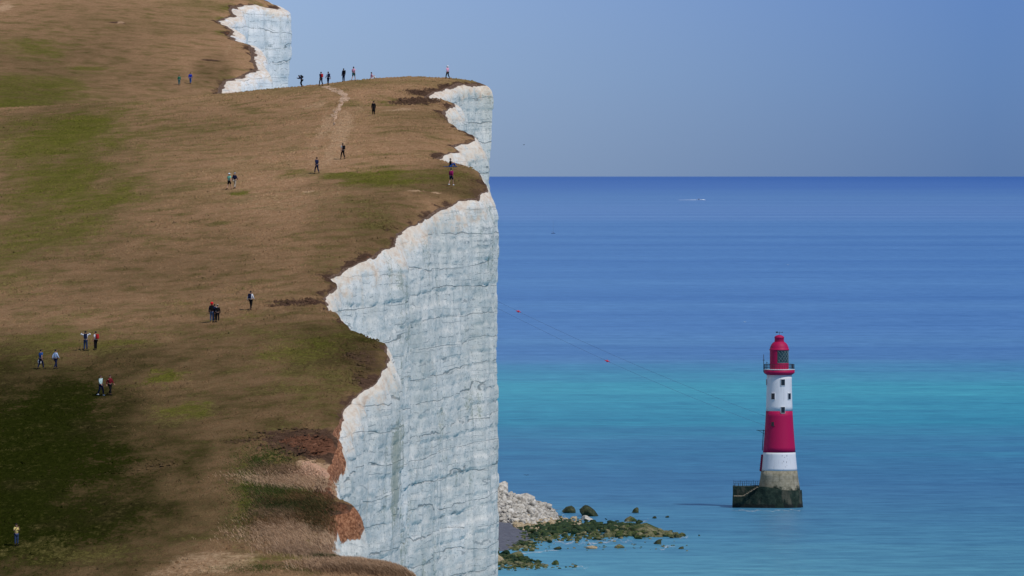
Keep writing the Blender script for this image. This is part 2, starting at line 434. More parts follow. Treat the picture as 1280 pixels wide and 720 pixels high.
# ------------------------------------------------------------------ MATERIALS of the land
def turf_material(name):
    t = NT(name); p = t.pos(); cov = t.sep(t.attr('cover_tone'))
    g, soil, bare = cov[0], cov[1], cov[2]
    fine = t.noise(t.scale(p, (1, .7, 1)), 2.2, 8, .68)
    mid = t.noise(t.scale(p, (1, .75, 1)), .30, 7, .66)
    big = t.noise(t.scale(p, (1, .6, 1), (40, 3, 0)), .035, 4, .55)
    blade = t.noise(t.scale(p, (1, 1, 1)), 7.5, 4, .7)
    dry = t.ramp(fine, [(.25, (.27, .150, .078)), (.5, (.41, .240, .130)), (.75, (.56, .350, .205))])
    olive = t.ramp(fine, [(.28, (.085, .070, .022)), (.55, (.19, .150, .052)), (.8, (.30, .24, .095))])
    lush = t.ramp(fine, [(.25, (.040, .050, .005)), (.55, (.115, .130, .012)), (.8, (.24, .245, .028))])
    rust = t.ramp(fine, [(.3, (.075, .034, .020)), (.6, (.20, .092, .054)), (.8, (.42, .22, .14))])
    c = t.mix(t.step(t.math('ADD', mid, t.math('MULTIPLY', fine, .35)), .60, .95), dry, olive)
    c = t.mix(t.math('MULTIPLY', t.step(big, .48, .75), .6), c, olive)
    gm = t.step(t.math('ADD', g, t.math('MULTIPLY', t.math('SUBTRACT', t.math('ADD', mid, fine), 1.0), 1.5)), .10, .85)
    al = t.n('ShaderNodeVertexColor'); al.layer_name = 'cover_tone'
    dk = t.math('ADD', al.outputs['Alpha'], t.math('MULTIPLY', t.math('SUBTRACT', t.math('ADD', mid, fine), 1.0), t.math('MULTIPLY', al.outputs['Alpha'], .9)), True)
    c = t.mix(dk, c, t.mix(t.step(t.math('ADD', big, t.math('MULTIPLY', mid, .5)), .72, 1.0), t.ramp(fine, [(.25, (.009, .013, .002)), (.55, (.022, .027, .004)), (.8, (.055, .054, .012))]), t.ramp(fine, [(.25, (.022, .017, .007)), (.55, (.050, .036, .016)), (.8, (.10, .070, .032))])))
    c = t.mix(t.math('MULTIPLY', gm, t.math('SUBTRACT', .88, t.math('MULTIPLY', al.outputs['Alpha'], .28))), c, t.mix(t.step(g, .3, .95), olive, lush))
    sm = t.step(t.math('ADD', soil, t.math('MULTIPLY', t.math('SUBTRACT', fine, .5), 1.1)), .3, .62)
    c = t.mix(sm, c, t.mix(t.step(soil, .95, 1.12), t.ramp(fine, [(.3, (.045, .026, .018)), (.6, (.115, .068, .045)), (.8, (.26, .165, .11))]), rust))
    bm_ = t.step(t.math('ADD', bare, t.math('MULTIPLY', t.math('SUBTRACT', t.math('ADD', mid, fine), 1.0), .5)), .25, .8)
    c = t.mix(t.math('MULTIPLY', bm_, .8), c, t.mix(t.step(bare, 1.4, 2.0), t.ramp(fine, [(.3, (.40, .24, .13)), (.7, (.68, .46, .29))]), t.ramp(fine, [(.3, (.58, .31, .19)), (.7, (.84, .55, .39))])))
    c = t.mix(.75, c, t.ramp(blade, [(.3, (.45, .44, .42)), (.5, (1, 1, 1)), (.75, (1.35, 1.3, 1.2))]), 'MULTIPLY')
    t.bump(t.math('ADD', t.math('MULTIPLY', fine, .6), t.math('MULTIPLY', blade, .25)), .8, .25)
    return t.fin(c, 1.0, 0.0)
def chalk_material(name, fresh_lit=False):
    t = NT(name); p = t.pos(); w = t.scale(p, (1, .28, 1))
    at = t.sep(t.attr('rock')); dep, alg, soilm = at[0], at[1], at[2]
    n1 = t.noise(w, .32, 7, .62); n2 = t.noise(w, 1.5, 6, .65); n3 = t.noise(t.scale(p, (1, .35, .8)), 5.6, 4, .72)
    strk = t.noise(t.scale(p, (1.5, .5, .10)), .9, 5, .6)
    base = t.ramp(t.math('ADD', t.math('MULTIPLY', n1, .45), t.math('MULTIPLY', n2, .55)), [(.30, (.70, .71, .68)), (.40, (.84, .84, .81)), (.60, (.89, .885, .86)), (.75, (.91, .905, .88))] if fresh_lit else [(.32, (.48, .48, .43)), (.43, (.645, .64, .585)), (.57, (.775, .755, .69)), (.72, (.86, .84, .77))])
    base = t.mix(t.math('MULTIPLY', t.step(strk, .52, .66), .30 if fresh_lit else .6), base, (.45, .49, .47))
    crk = t.noise(t.scale(p, (1.3, .55, .16), (4, 4, 4)), 1.5, 5, .62)
    crk = t.math('MULTIPLY', t.step(t.math('ABSOLUTE', t.math('SUBTRACT', crk, .5)), .016, .004), t.step(n1, .44, .56))
    base = t.mix(t.math('MULTIPLY', crk, .45), base, (.27, .30, .30))
    n0 = t.noise(t.scale(p, (1, .30, .7), (31, 5, 2)), .085, 5, .6)
    base = t.mix(t.math('MULTIPLY', t.step(n0, .50, .64), .08 if fresh_lit else .50), base, (.50, .525, .48))
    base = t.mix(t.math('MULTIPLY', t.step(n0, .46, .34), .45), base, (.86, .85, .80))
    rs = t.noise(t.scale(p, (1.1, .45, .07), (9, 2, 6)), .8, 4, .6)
    base = t.mix(t.math('MULTIPLY', t.step(rs, .62, .74), .12 if fresh_lit else .45), base, (.52, .43, .30))
    base = t.mix(t.math('MULTIPLY', t.step(n3, .565, .625), .35 if fresh_lit else .62), base, (.30, .33, .32))
    base = t.mix(t.math('MULTIPLY', t.step(n3, .42, .30), .5), base, (.84, .84, .82))
    # flint seams: level beds with a slight dip, uneven spacing, broken along their length
    sx = t.n('ShaderNodeSeparateXYZ'); t.l(p, sx.inputs[0])
    wz = t.noise(t.scale(p, (.05, .02, .35)), 1.0, 3, .5)
    wz2 = t.noise(t.scale(p, (1, .3, .2)), .7, 4, .6)
    zz = t.math('ADD', sx.outputs[2], t.math('ADD', t.math('MULTIPLY', sx.outputs[1], -.012), t.math('ADD', t.math('MULTIPLY', wz, 5.0), t.math('MULTIPLY', wz2, .7))))
    fr = t.math('ABSOLUTE', t.math('SUBTRACT', t.math('FRACT', t.math('DIVIDE', zz, 2.7)), .5))
    brk = t.noise(t.scale(p, (.8, .16, .25), (7, 0, 0)), .8, 4, .65)
    seam = t.math('MULTIPLY', t.step(fr, .026, .009), t.step(brk, .38, .47))
    fr2 = t.math('ABSOLUTE', t.math('SUBTRACT', t.math('FRACT', t.math('DIVIDE', zz, .83)), .5))
    brk2 = t.noise(t.scale(p, (1, .22, .5), (3, 9, 0)), 1.1, 4, .65)
    seam2 = t.math('MULTIPLY', t.step(fr2, .07, .03), t.math('MULTIPLY', t.step(brk2, .46, .56), .9))
    base = t.mix(t.math('MULTIPLY', seam2, .8), base, (.27, .30, .30))
    base = t.mix(t.math('MULTIPLY', seam, .75), base, (.20, .22, .215))
    base = t.mix(t.math('MULTIPLY', t.step(t.math('ADD', alg, t.math('ADD', t.math('MULTIPLY', t.math('SUBTRACT', n2, .5), 1.6), t.math('ADD', t.math('MULTIPLY', t.math('SUBTRACT', n3, .5), 2.4), t.math('MULTIPLY', t.math('SUBTRACT', strk, .5), 2.2)))), .35, .95), .62), base, (.25, .28, .20))
    rim = t.step(t.math('ADD', dep, t.math('ADD', t.math('MULTIPLY', t.math('SUBTRACT', n2, .5), .9), t.math('MULTIPLY', t.math('SUBTRACT', n1, .5), 1.1))), .34, .02)
    cream = t.ramp(n2, [(.3, (.64, .45, .31)), (.5, (.82, .69, .54)), (.7, (.88, .82, .71))])
    base = t.mix(t.math('MULTIPLY', rim, .85), base, cream)
    so = t.step(t.math('ADD', soilm, t.math('MULTIPLY', t.math('SUBTRACT', n3, .5), .8)), .40, .62)
    ra = t.n('ShaderNodeVertexColor'); ra.layer_name = 'rock'
    base = t.mix(so, base, t.mix(ra.outputs['Alpha'], t.ramp(n3, [(.3, (.05, .03, .02)), (.5, (.14, .085, .055)), (.72, (.34, .22, .15))]), t.ramp(n3, [(.3, (.07, .028, .016)), (.47, (.24, .095, .045)), (.66, (.50, .24, .125))])))
    t.bump(t.math('SUBTRACT', t.math('ADD', n2, t.math('MULTIPLY', n3, .5)), t.math('MULTIPLY', seam, .6)), .45, .22)
    return t.fin(base, .92, .15)
M_TURF = turf_material('downland_turf'); M_CHALK = chalk_material('chalk'); M_FRESH_LIT = chalk_material('fresh_lit_chalk', True)  # paler chalk: fresher rock, with sunlit brightness put into the base colour

# ------------------------------------------------------------------ HILLS
GREEN_N = [(95, 168, 70, 32, .95), (40, 180, 90, 40, .8), (90, 225, 80, 35, .8), (60, 285, 110, 50, .7), (110, 250, 70, 25, .8), (20, 350, 60, 25, .5), (240, 160, 120, 20, .4), (470, 222, 70, 10, .9), (555, 222, 55, 14, .6), (420, 219, 40, 4, .8), (215, 165, 80, 12, .5), (300, 241, 14, 3, .9), (440, 128, 20, 3, .6), (480, 127, 22, 4, .7), (365, 218, 22, 4, .7),
           (200, 473, 34, 8, .95), (150, 430, 50, 6, .7), (230, 512, 38, 10, .8), (320, 415, 50, 10, .4), (60, 425, 110, 25, .6), (110, 692, 100, 12, .45), (40, 690, 70, 16, .45),
           (400, 430, 80, 25, .65), (440, 270, 50, 45, .45), (400, 470, 70, 30, .45), (330, 350, 40, 10, .3), (310, 610, 14, 50, .9), (330, 700, 60, 8, .7), (340, 590, 40, 40, .6), (440, 330, 40, 25, .35), (30, 345, 40, 8, .4), (290, 365, 30, 8, .3), (300, 395, 35, 4, .6), (215, 380, 40, 8, .5)]
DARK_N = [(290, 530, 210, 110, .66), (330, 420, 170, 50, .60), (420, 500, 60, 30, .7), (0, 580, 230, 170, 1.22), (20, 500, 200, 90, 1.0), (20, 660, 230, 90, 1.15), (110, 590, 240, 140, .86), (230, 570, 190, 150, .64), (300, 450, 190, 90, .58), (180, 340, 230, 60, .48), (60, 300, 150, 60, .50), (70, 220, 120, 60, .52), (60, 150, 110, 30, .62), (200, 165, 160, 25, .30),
          (430, 430, 90, 50, .92), (470, 285, 80, 45, .64), (420, 345, 80, 45, .5), (560, 225, 60, 20, .72), (480, 228, 90, 9, .5), (390, 480, 110, 40, .60), (330, 530, 100, 50, .62), (330, 590, 40, 60, .6), (90, 706, 140, 14, .8), (250, 300, 150, 22, .22), (530, 150, 50, 30, .25)]  # darker turf, with fading light to the lower left painted into its colour
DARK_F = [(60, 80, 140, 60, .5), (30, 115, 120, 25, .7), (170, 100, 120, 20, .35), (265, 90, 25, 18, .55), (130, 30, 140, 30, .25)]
BARE_N = [(388, 585, 24, 12, 3.2), (420, 168, 26, 34, .6), (420, 148, 14, 16, .6), (395, 131, 24, 4, .5), (345, 200, 150, 50, .3), (410, 260, 80, 30, .3), (470, 150, 110, 25, .2), (270, 705, 80, 16, .6), (388, 238, 7, 1.3, 1.6), (375, 250, 90, 25, .35), (500, 137, 24, 2, .7), (520, 238, 9, .8, .9), (545, 240, 6, .7, .8)]
SOIL_N = [(388, 546, 40, 12, 1.2), (395, 552, 30, 12, 1.25), (372, 541, 26, 3, 1.15), (412, 600, 8, 16, 1.2), (425, 629, 22, 7, 1.2), (404, 610, 14, 14, 1.1), (410, 588, 12, 14, .9), (402, 655, 10, 20, .7), (535, 113, 32, 4, .8), (520, 125, 30, 4, .9), (570, 140, 25, 12, .55), (385, 547, 42, 14, .9), (395, 560, 30, 12, 1.0), (365, 540, 40, 3, 1.0), (380, 374, 34, 3.5, 1.0), (600, 235, 30, 9, .5), (365, 535, 50, 2, .8), (330, 545, 60, 2, .5), (180, 585, 50, 10, .35), (455, 445, 25, 18, .5), (20, 500, 5, 2, .2)]
def build_hill(y0, y1, name, xleft, cols, far):
    sel, X, Y, Z, dist = terrain(y0, y1, name, xleft, cols, None)
    n, m = X.shape
    cov = np.zeros((n, m, 4)); sd = 100
    if far is False:
        for (px, py, rx, ry, a) in GREEN_N: sd += 1; cov[..., 0] = np.maximum(cov[..., 0], a*blob(X, Y, px, py, rx, ry, seed=sd))
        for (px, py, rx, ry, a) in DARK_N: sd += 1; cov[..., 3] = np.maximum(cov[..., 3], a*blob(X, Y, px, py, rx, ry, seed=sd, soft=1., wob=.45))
        for (px, py, rx, ry, a) in SOIL_N: sd += 1; cov[..., 1] = np.maximum(cov[..., 1], a*blob(X, Y, px, py, rx, ry, seed=sd, wob=.8))
        for (px, py, rx, ry, a) in BARE_N: sd += 1; cov[..., 2] = np.maximum(cov[..., 2], a*blob(X, Y, px, py, rx, ry, seed=sd))
    elif far:
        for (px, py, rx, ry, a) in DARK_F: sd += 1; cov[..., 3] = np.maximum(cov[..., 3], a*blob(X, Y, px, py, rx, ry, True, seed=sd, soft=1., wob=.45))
        for (px, py, rx, ry, a) in [(40, 62, 50, 12, .7), (110, 85, 30, 5, .7), (40, 110, 90, 20, .7), (60, 40, 60, 10, .3), (0, 128, 60, 10, .8), (290, 8, 20, 4, .8), (283, 20, 12, 3, .9), (281, 38, 10, 3, .8), (285, 100, 14, 10, .5)]:
            sd += 1; cov[..., 0] = np.maximum(cov[..., 0], a*blob(X, Y, px, py, rx, ry, True, seed=sd))
        for (px, py, rx, ry, a) in [(300, 6, 22, 1.5, .6), (145, 29, 9, 1.2, 1.2), (262, 75, 9, 1.2, 1.1), (285, 100, 20, 7, .5), (272, 108, 8, 5, .5)]:
            sd += 1; cov[..., 1] = np.maximum(cov[..., 1], a*blob(X, Y, px, py, rx, ry, True, seed=sd))
        for (px, py, rx, ry, a) in [(5, 8, 8, 8, .8), (285, 62, 5, 14, .4), (150, 29, 5, 1., 1.2)]:
            sd += 1; cov[..., 2] = np.maximum(cov[..., 2], a*blob(X, Y, px, py, rx, ry, True, seed=sd))
    wl_ = fbm(X/2.2+3, Y/7., o=4, seed=63, g=.6)
    wj = fbm(X/1.6, Y/2.2, o=3, seed=61)
    cov[..., 1] = np.maximum(cov[..., 1], (.52+.9*wl_)*np.exp(-(dist/(.30+1.5*np.clip(wl_+.30, 0, 2)))**2))
    Z = Z - .25*cov[..., 1]*sst(0, 2, dist)*(1+wj)
    me = grid_mesh(name, np.stack([X, Y, Z], -1), flip=False)
    set_attr(me, 'cover_tone', cov.reshape(-1, 4))
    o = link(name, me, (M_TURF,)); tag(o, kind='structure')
    return o, sel, Z[:, 0]
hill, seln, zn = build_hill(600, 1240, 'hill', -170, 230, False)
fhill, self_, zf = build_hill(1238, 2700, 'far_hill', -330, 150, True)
nhill, selh, zh = build_hill(-70, 603, 'viewpoint_hill', -330, 60, None)
for o in (hill, fhill, nhill):
    me = o.data
    if me.polygons[len(me.polygons)//2].normal.z < 0: me.flip_normals()

# height lookup on the finished turf, for things that stand on it
def turf_z(X, Y):
    i = int(np.clip(np.searchsorted(EY, Y), 1, NR-1)); d = np.interp(Y, EY, EX)-X
    z = float(ground(X, Y)) + float(relief(np.array([X]), np.array([Y]))[0])*float(sst(-.2, 6, d+.5))
    return z - .35*math.exp(-max(d, 0)/.9) - .22*math.exp(-max(d, 0)/3.)
def stand(px, py, **k):
    v = on_ground(px, py, **k)
    for _ in range(6):                                   # settle on the relief along the same sight line
        dz = turf_z(v.x, v.y)-v.z
        x, y, z = ray(px, py); v = Vector((x/y*v.y, v.y, v.z+dz)); err = H+z/y*v.y-v.z
        sl = (float(ground(v.x, v.y+1))-float(ground(v.x, v.y-1)))/2 - z/y
        v.y = min(v.y+np.clip(err/max(sl, .02), -4, 4)*.6, k.get('y1', 1096)); v.x = x/y*v.y; v.z = turf_z(v.x, v.y)
    return v

# ------------------------------------------------------------------ CLIFFS
def build_cliff(sel, ztop, name, dz_vis, dz_step, far, flip):
    s = ss[sel]; ex, ey, nx, ny = EX[sel], EY[sel], NX[sel], NY[sel]
    ws = 61
    # lower down the wall follows a smoother line than the brink
    bx, by = box(ex, 25), box(ey, 25)
    d = np.r_[0, .06, .16, .32, .5, .75, np.arange(1.0, dz_vis, dz_step), np.linspace(dz_vis, 1, 2)[:1]]
    tail = np.linspace(0, 1, 26)[1:]
    n = len(s); D = np.repeat(d[None, :], n, 0)
    rest = (ztop[:, None]+2.0-dz_vis); D = np.concatenate([D, dz_vis+rest*tail[None, :]], 1)
    m = D.shape[1]
    Sg = np.repeat(s[:, None], m, 1); Yg = np.repeat(ey[:, None], m, 1)
    Zg = ztop[:, None]-D
    # sloping brow, then the sheer face
    brow_w = 1.1+.6*fbm(s/14, 1.7, o=3, seed=71)
    if far: brow_w = brow_w*1.2+.8
    brow_w = brow_w+.5*sst(915, 930, ey)
    off = brow_w[:, None]*(1-np.exp(-D/(1.3-.85*sst(1030, 1050, ey))[:, None]))
    Sh = Sg
    amp = sst(.05, 2.5, D)
    big = 1.1*fbm(Sh/26, D/60, o=3, seed=72)*sst(3, 18, D)
    but = .36*fbm(Sh/6.5, D/34, o=3, seed=73)
    rid = .20*(1-2*np.abs(vn(Sh/3.4, D/16, seed=74)))
    rough = .15*fbm(Sh/2.2, D/1.9, o=4, seed=75, g=.6)
    # beds: thickness varies, each bed has its own set-back, with joint-bounded blocks
    zz = Zg-.012*Yg + .35*fbm(Sh/16, D/9, o=2, seed=76)
    bed = np.floor(zz/1.35); fb = zz/1.35-bed
    bedo = .055*(_hash(bed.astype(np.int64), 0*bed.astype(np.int64), 0*bed.astype(np.int64)+3, 5)*2-1)
    jb = np.floor(Sh/2.3+.37*bed+.5*vn(Sh/5, bed, seed=78)).astype(np.int64)
    blk = .075*(_hash(jb, bed.astype(np.int64), 0*jb, 8)*2-1)
    ledge = -.07*sst(.80, .97, fb)*(1-sst(.97, 1, fb))
    off = off + amp*(but+rid+rough+bedo+blk+ledge) + big - .021*np.maximum(D-3, 0)
    k = sst(2, 16, D)
    X = ex[:, None]*(1-k)+bx[:, None]*k + nx[:, None]*off
    Y = ey[:, None]*(1-k)+by[:, None]*k + ny[:, None]*off
    P = np.stack([X, Y, Zg], -1)
    me = grid_mesh(name, P, flip)
    rock = np.zeros((n, m, 4))
    rock[..., 0] = np.clip(D/(7.0 if not far else 6.0), 0, 1)
    soil_d = .10+.42*np.clip(fbm(s/7, 4.4, o=4, seed=81)+.15, 0, 1.5)
    if not far:   # the red soil promontory close to the camera
        soil_d = soil_d + (1.15+.9*fbm(s/2.2, 9.1, o=3, seed=83))*np.exp(-((ey-on_ground(440, 634).y)/6.5)**2) + (.6+1.2*fbm(s/3., 2.1, o=3, seed=85))*np.exp(-((ey-on_ground(418, 560).y)/10)**2)
    if not far:
        ya, yb = on_ground(413, 692).y, on_ground(424, 530).y
        soil_d = soil_d + sst(ya-2, ya+3, ey)*(1-sst(yb-6, yb+8, ey))*(.32+.5*fbm(s/2.4, 3.1, o=3, seed=86))
    rock[..., 2] = 1-sst(.6, 1.25, D/soil_d[:, None])
    if not far:
        yg = on_ground(483, 440).y
        rock[..., 1] = np.exp(-((Yg-yg+5)/6.5)**2)*sst(3, 7, D)*(1-sst(11, 16, D))*1.1
    rock[..., 1] = np.maximum(rock[..., 1], .55*sst(.15, .6, fbm(Sh/9, D/7, o=3, seed=84)))
    if not far: rock[..., 3] = 1-sst(on_ground(418, 545).y, on_ground(440, 500).y, Yg)
    set_attr(me, 'rock', rock.reshape(-1, 4))
    o = link(name, me, (M_FRESH_LIT if far else M_CHALK,)); tag(o, kind='structure')
    return o
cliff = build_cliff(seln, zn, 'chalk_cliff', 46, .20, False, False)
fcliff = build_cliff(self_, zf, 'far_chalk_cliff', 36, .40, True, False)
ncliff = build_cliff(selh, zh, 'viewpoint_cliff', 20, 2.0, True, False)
for o in (cliff, fcliff, ncliff):
    me = o.data; nrm = np.zeros(len(me.polygons)*3); me.polygons.foreach_get('normal', nrm)
    if nrm.reshape(-1, 3)[:, 0].mean() < 0: me.flip_normals()

# ------------------------------------------------------------------ SEA
def sea_material():
    t = NT('sea_water'); p = t.pos()
    sx = t.n('ShaderNodeSeparateXYZ'); t.l(p, sx.inputs[0])
    w1 = t.noise(t.scale(p, (.35, 1, 1)), 1/2600, 10, .58)
    w2 = t.noise(t.scale(p, (.30, 1, 1), (900, 0, 0)), 1/320, 8, .6)
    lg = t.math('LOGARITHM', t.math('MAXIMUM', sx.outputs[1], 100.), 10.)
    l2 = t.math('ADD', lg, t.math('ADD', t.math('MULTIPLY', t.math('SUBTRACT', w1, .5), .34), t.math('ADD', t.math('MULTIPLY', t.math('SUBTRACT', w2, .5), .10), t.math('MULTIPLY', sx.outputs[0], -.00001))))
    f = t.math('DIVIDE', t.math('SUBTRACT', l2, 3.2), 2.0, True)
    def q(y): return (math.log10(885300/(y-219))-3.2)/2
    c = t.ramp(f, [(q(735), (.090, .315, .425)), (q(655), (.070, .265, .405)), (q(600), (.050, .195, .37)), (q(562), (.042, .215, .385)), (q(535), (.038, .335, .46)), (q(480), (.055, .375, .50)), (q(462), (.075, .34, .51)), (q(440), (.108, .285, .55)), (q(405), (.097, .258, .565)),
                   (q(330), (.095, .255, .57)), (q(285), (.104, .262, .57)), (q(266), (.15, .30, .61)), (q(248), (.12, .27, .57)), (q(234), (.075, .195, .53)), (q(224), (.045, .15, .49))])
    st1 = t.noise(t.scale(p, (.10, 1, 1), (50, 0, 0)), 1/700, 9, .62)
    st2 = t.noise(t.scale(p, (.40, 1, 1), (5, 0, 0)), 1/40, 9, .70)
    c = t.mix(.8, c, t.ramp(st1, [(.36, (.72, .80, .90)), (.5, (1, 1, 1)), (.64, (1.26, 1.18, 1.08))]), 'MULTIPLY')
    c = t.mix(.8, c, t.ramp(st2, [(.36, (.74, .80, .86)), (.5, (1, 1, 1)), (.66, (1.26, 1.18, 1.10))]), 'MULTIPLY')
    st3 = t.noise(t.scale(p, (.75, 1, 1), (11, 0, 0)), 1/9, 5, .72)
    c = t.mix(.9, c, t.ramp(st3, [(.34, (.62, .70, .78)), (.5, (1, 1, 1)), (.66, (1.40, 1.30, 1.20))]), 'MULTIPLY')
    wv = t.noise(t.scale(p, (.45, 1, 1)), 1/9., 6, .62)
    t.bump(wv, .35, 1.2)
    m = t.fin(c, .38, .35)
    t.b.inputs['IOR'].default_value = 1.33
    return m
bm = bmesh.new()
rad = [200, 900, 1500, 2200, 3000, 4500, 8000, 20000, 60000, 200000, 520000]; SG = 128
prev = None; c0 = bm.verts.new((0, 0, 0)); first = None
for r in rad:
    ring = [bm.verts.new((r*math.cos(2*math.pi*k/SG), r*math.sin(2*math.pi*k/SG), 0)) for k in range(SG)]
    for k in range(SG):
        if prev is None: bm.faces.new((c0, ring[k], ring[(k+1) % SG]))
        else: bm.faces.new((prev[k], ring[k], ring[(k+1) % SG], prev[(k+1) % SG]))
    prev = ring
sea = link('sea', bm_mesh(bm, 'sea', True), (sea_material(),)); tag(sea, kind='structure')
if sea.data.polygons[0].normal.z < 0: sea.data.flip_normals()

# ------------------------------------------------------------------ SHORE: talus, shingle, rocks
def rock_template(seed, sub=2):
    r = random.Random(seed); bm = bmesh.new(); bmesh.ops.create_icosphere(bm, subdivisions=sub, radius=1)
    pl = [(Vector((r.gauss(0, 1), r.gauss(0, 1), r.gauss(0, 1))).normalized(), r.uniform(.38, .78)) for _ in range(13)]
    for v in bm.verts:
        for nrm, dd in pl:
            k = v.co.dot(nrm)-dd
            if k > 0: v.co -= nrm*k*.98
        v.co *= 1+.06*mnoise.noise(v.co*2.3+Vector((seed, 0, 0)))+.05*mnoise.noise(v.co*6)
    V = np.array([v.co[:] for v in bm.verts]); Fc = np.array([[v.index for v in f.verts] for f in bm.faces]); bm.free()
    return V, Fc
TPL = [rock_template(i) for i in range(12)]
TPL3 = [rock_template(50+i, 3) for i in range(6)]
def rock_pile(name, items, mat):
    Vs, Fs, k = [], [], 0
    for (x, y, z, sx_, sy_, sz_, a, ti) in items:
        V, Fc = TPL[ti % len(TPL)]; ca, sa = math.cos(a), math.sin(a); tl = RNG.uniform(-.4, .4)
        Q = V*np.array([sx_, sy_, sz_]); Q = np.stack([Q[:, 0]*math.cos(tl)-Q[:, 2]*math.sin(tl), Q[:, 1], Q[:, 0]*math.sin(tl)+Q[:, 2]*math.cos(tl)], 1)
        Q = np.stack([Q[:, 0]*ca-Q[:, 1]*sa+x, Q[:, 0]*sa+Q[:, 1]*ca+y, Q[:, 2]+z], 1)
        Vs.append(Q); Fs.append(Fc+k); k += len(V)
    me = raw_mesh(name, np.concatenate(Vs), np.concatenate(Fs), 3)
    return link(name, me, (mat,))
def rock_mat(name, stops, weed=None, line=1.0):
    t = NT(name); p = t.pos(); n = t.noise(p, .8, 7, .65); n2 = t.noise(p, 3., 4, .65)
    c = t.ramp(n, stops)
    c = t.mix(t.math('MULTIPLY', t.step(n2, .58, .68), .5), c, (.10, .095, .08))
    if weed:
        n3 = t.noise(p, .30, 4, .6)
        c = t.mix(t.step(n3, .40, .58), c, t.ramp(n2, weed))
    t.bump(t.math('ADD', n, n2), .7, .25); return t.fin(c, .85, .25)
M_RUB = rock_mat('chalk_boulders', [(.34, (.20, .18, .145)), (.46, (.48, .44, .37)), (.56, (.62, .58, .50)), (.68, (.78, .75, .68))])
M_OCH = rock_mat('stained_chalk', [(.3, (.28, .20, .11)), (.5, (.48, .37, .22)), (.7, (.62, .53, .38))])
M_WEED = rock_mat('seaweed_rock', [(.35, (.07, .07, .03)), (.5, (.20, .18, .09)), (.68, (.36, .32, .19))], [(.3, (.010, .024, .010)), (.5, (.040, .068, .018)), (.7, (.17, .18, .04))])
M_GREEN = rock_mat('green_weed_rock', [(.35, (.012, .026, .012)), (.5, (.028, .055, .02)), (.68, (.12, .14, .035))], [(.3, (.007, .018, .010)), (.5, (.018, .044, .018)), (.7, (.07, .10, .02))])
M_DARK = rock_mat('dark_weed_rock', [(.35, (.016, .024, .012)), (.5, (.035, .048, .020)), (.68, (.10, .10, .045))])
M_SHIN = rock_mat('shingle', [(.3, (.075, .08, .105)), (.5, (.12, .125, .155)), (.7, (.2, .205, .23))])

# beach: one sheet along the foot of the far cliffs, shelving into the sea
gx = np.linspace(-75, 22, 195); gy = np.linspace(1780, 2240, 231); GX, GY = np.meshgrid(gx, gy, indexing='ij')
def talus_h(X, Y):
    ridge = np.clip(6.3-.385*(X+4), 0, 24)
    cy = 2082+.05*X
    front = np.where(Y < cy, (cy-Y)/58., (Y-cy)/55.)
    h = ridge*np.clip(1-front, 0, 1)**.8
    return h
def beach_h(X, Y):
    lo = 1.3-.16*(X+2.5) - .012*np.abs(Y-1960)
    lo = np.where(Y < 1893+1.2*X, lo-.05*(1893+1.2*X-Y), lo)
    return np.minimum(lo, 2.5) + .25*fbm(X/6, Y/9, o=3, seed=91)
GZ = np.maximum(beach_h(GX, GY), talus_h(GX, GY)-.4+.5*fbm(GX/2.5, GY/4, o=3, seed=92))
bo = link('beach', grid_mesh('beach', np.stack([GX, GY, GZ], -1)), (M_SHIN,)); tag(bo, kind='structure')
if bo.data.polygons[0].normal.z < 0: bo.data.flip_normals()

it = []
for _ in range(8000):
    x = RNG.uniform(-16, 13); y = RNG.uniform(2018, 2130); h = float(talus_h(np.array(x), np.array(y)))
    if h < .25 and RNG.random() > .35: continue
    if x > 11.5-.04*abs(y-2050): continue
    s_ = .15+.45*RNG.random()**2.2+(RNG.uniform(.5, 1.1) if RNG.random() < .06 else 0)
    it.append((x, y, h-.15+.2*s_, s_*RNG.uniform(.8, 1.5), s_*RNG.uniform(.8, 1.4), s_*RNG.uniform(.6, 1.1), RNG.uniform(0, 6.3), int(RNG.integers(12))))
o = rock_pile('chalk_rubble', it, M_RUB); tag(o, 'pale heap of fallen chalk rubble sloping from the cliff foot to the water', 'rubble', kind='stuff')
it = []
for _ in range(420):
    px, py = RNG.uniform(642, 726), 0
    py = RNG.normal(657-.02*(px-650), 3.2); v = at_sea(px, py); s_ = .25+.5*RNG.random()**2
    it.append((v.x, v.y, .15+.25*s_+float(talus_h(np.array(v.x), np.array(v.y)))*.6, s_*1.4, s_*1.3, s_*.8, RNG.uniform(0, 6.3), int(RNG.integers(12))))
o = rock_pile('stained_rubble', it, M_OCH); tag(o, 'strip of ochre stained stones along the foot of the pale rubble heap', 'stones', kind='stuff')
it = []
def weedline(n, x0, x1, yc, sp, hmax):
    for _ in range(n):
        px = RNG.uniform(x0, x1); u = (px-x0)/(x1-x0); py = RNG.normal(yc(u), sp(u)); v = at_sea(px, py); s_ = .28+.85*RNG.random()**2.4*hmax(u)
        it.append((v.x, v.y, -.1+.35*s_*RNG.random()+.35*hmax(u)*RNG.random(), s_*RNG.uniform(1, 1.9), s_*RNG.uniform(.9, 1.6), s_*RNG.uniform(.55, .95), RNG.uniform(0, 6.3), int(RNG.integers(12))))
weedline(560, 648, 856, lambda u: 674-9*u+10*max(0, u-.55), lambda u: 3.6*(1-u)**.6+.9, lambda u: .7+1.0*math.exp(-((u-.72)/.16)**2))
weedline(130, 616, 668, lambda u: 683+3*u, lambda u: 2.2, lambda u: .6)
weedline(240, 612, 682, lambda u: 703+5*u, lambda u: 3.2*(1-u)+1.2, lambda u: 1.0-.7*u)
weedline(40, 625, 725, lambda u: 711-2*u, lambda u: 1.2, lambda u: .25)
weedline(60, 670, 860, lambda u: 683+1*u, lambda u: 3, lambda u: .15)
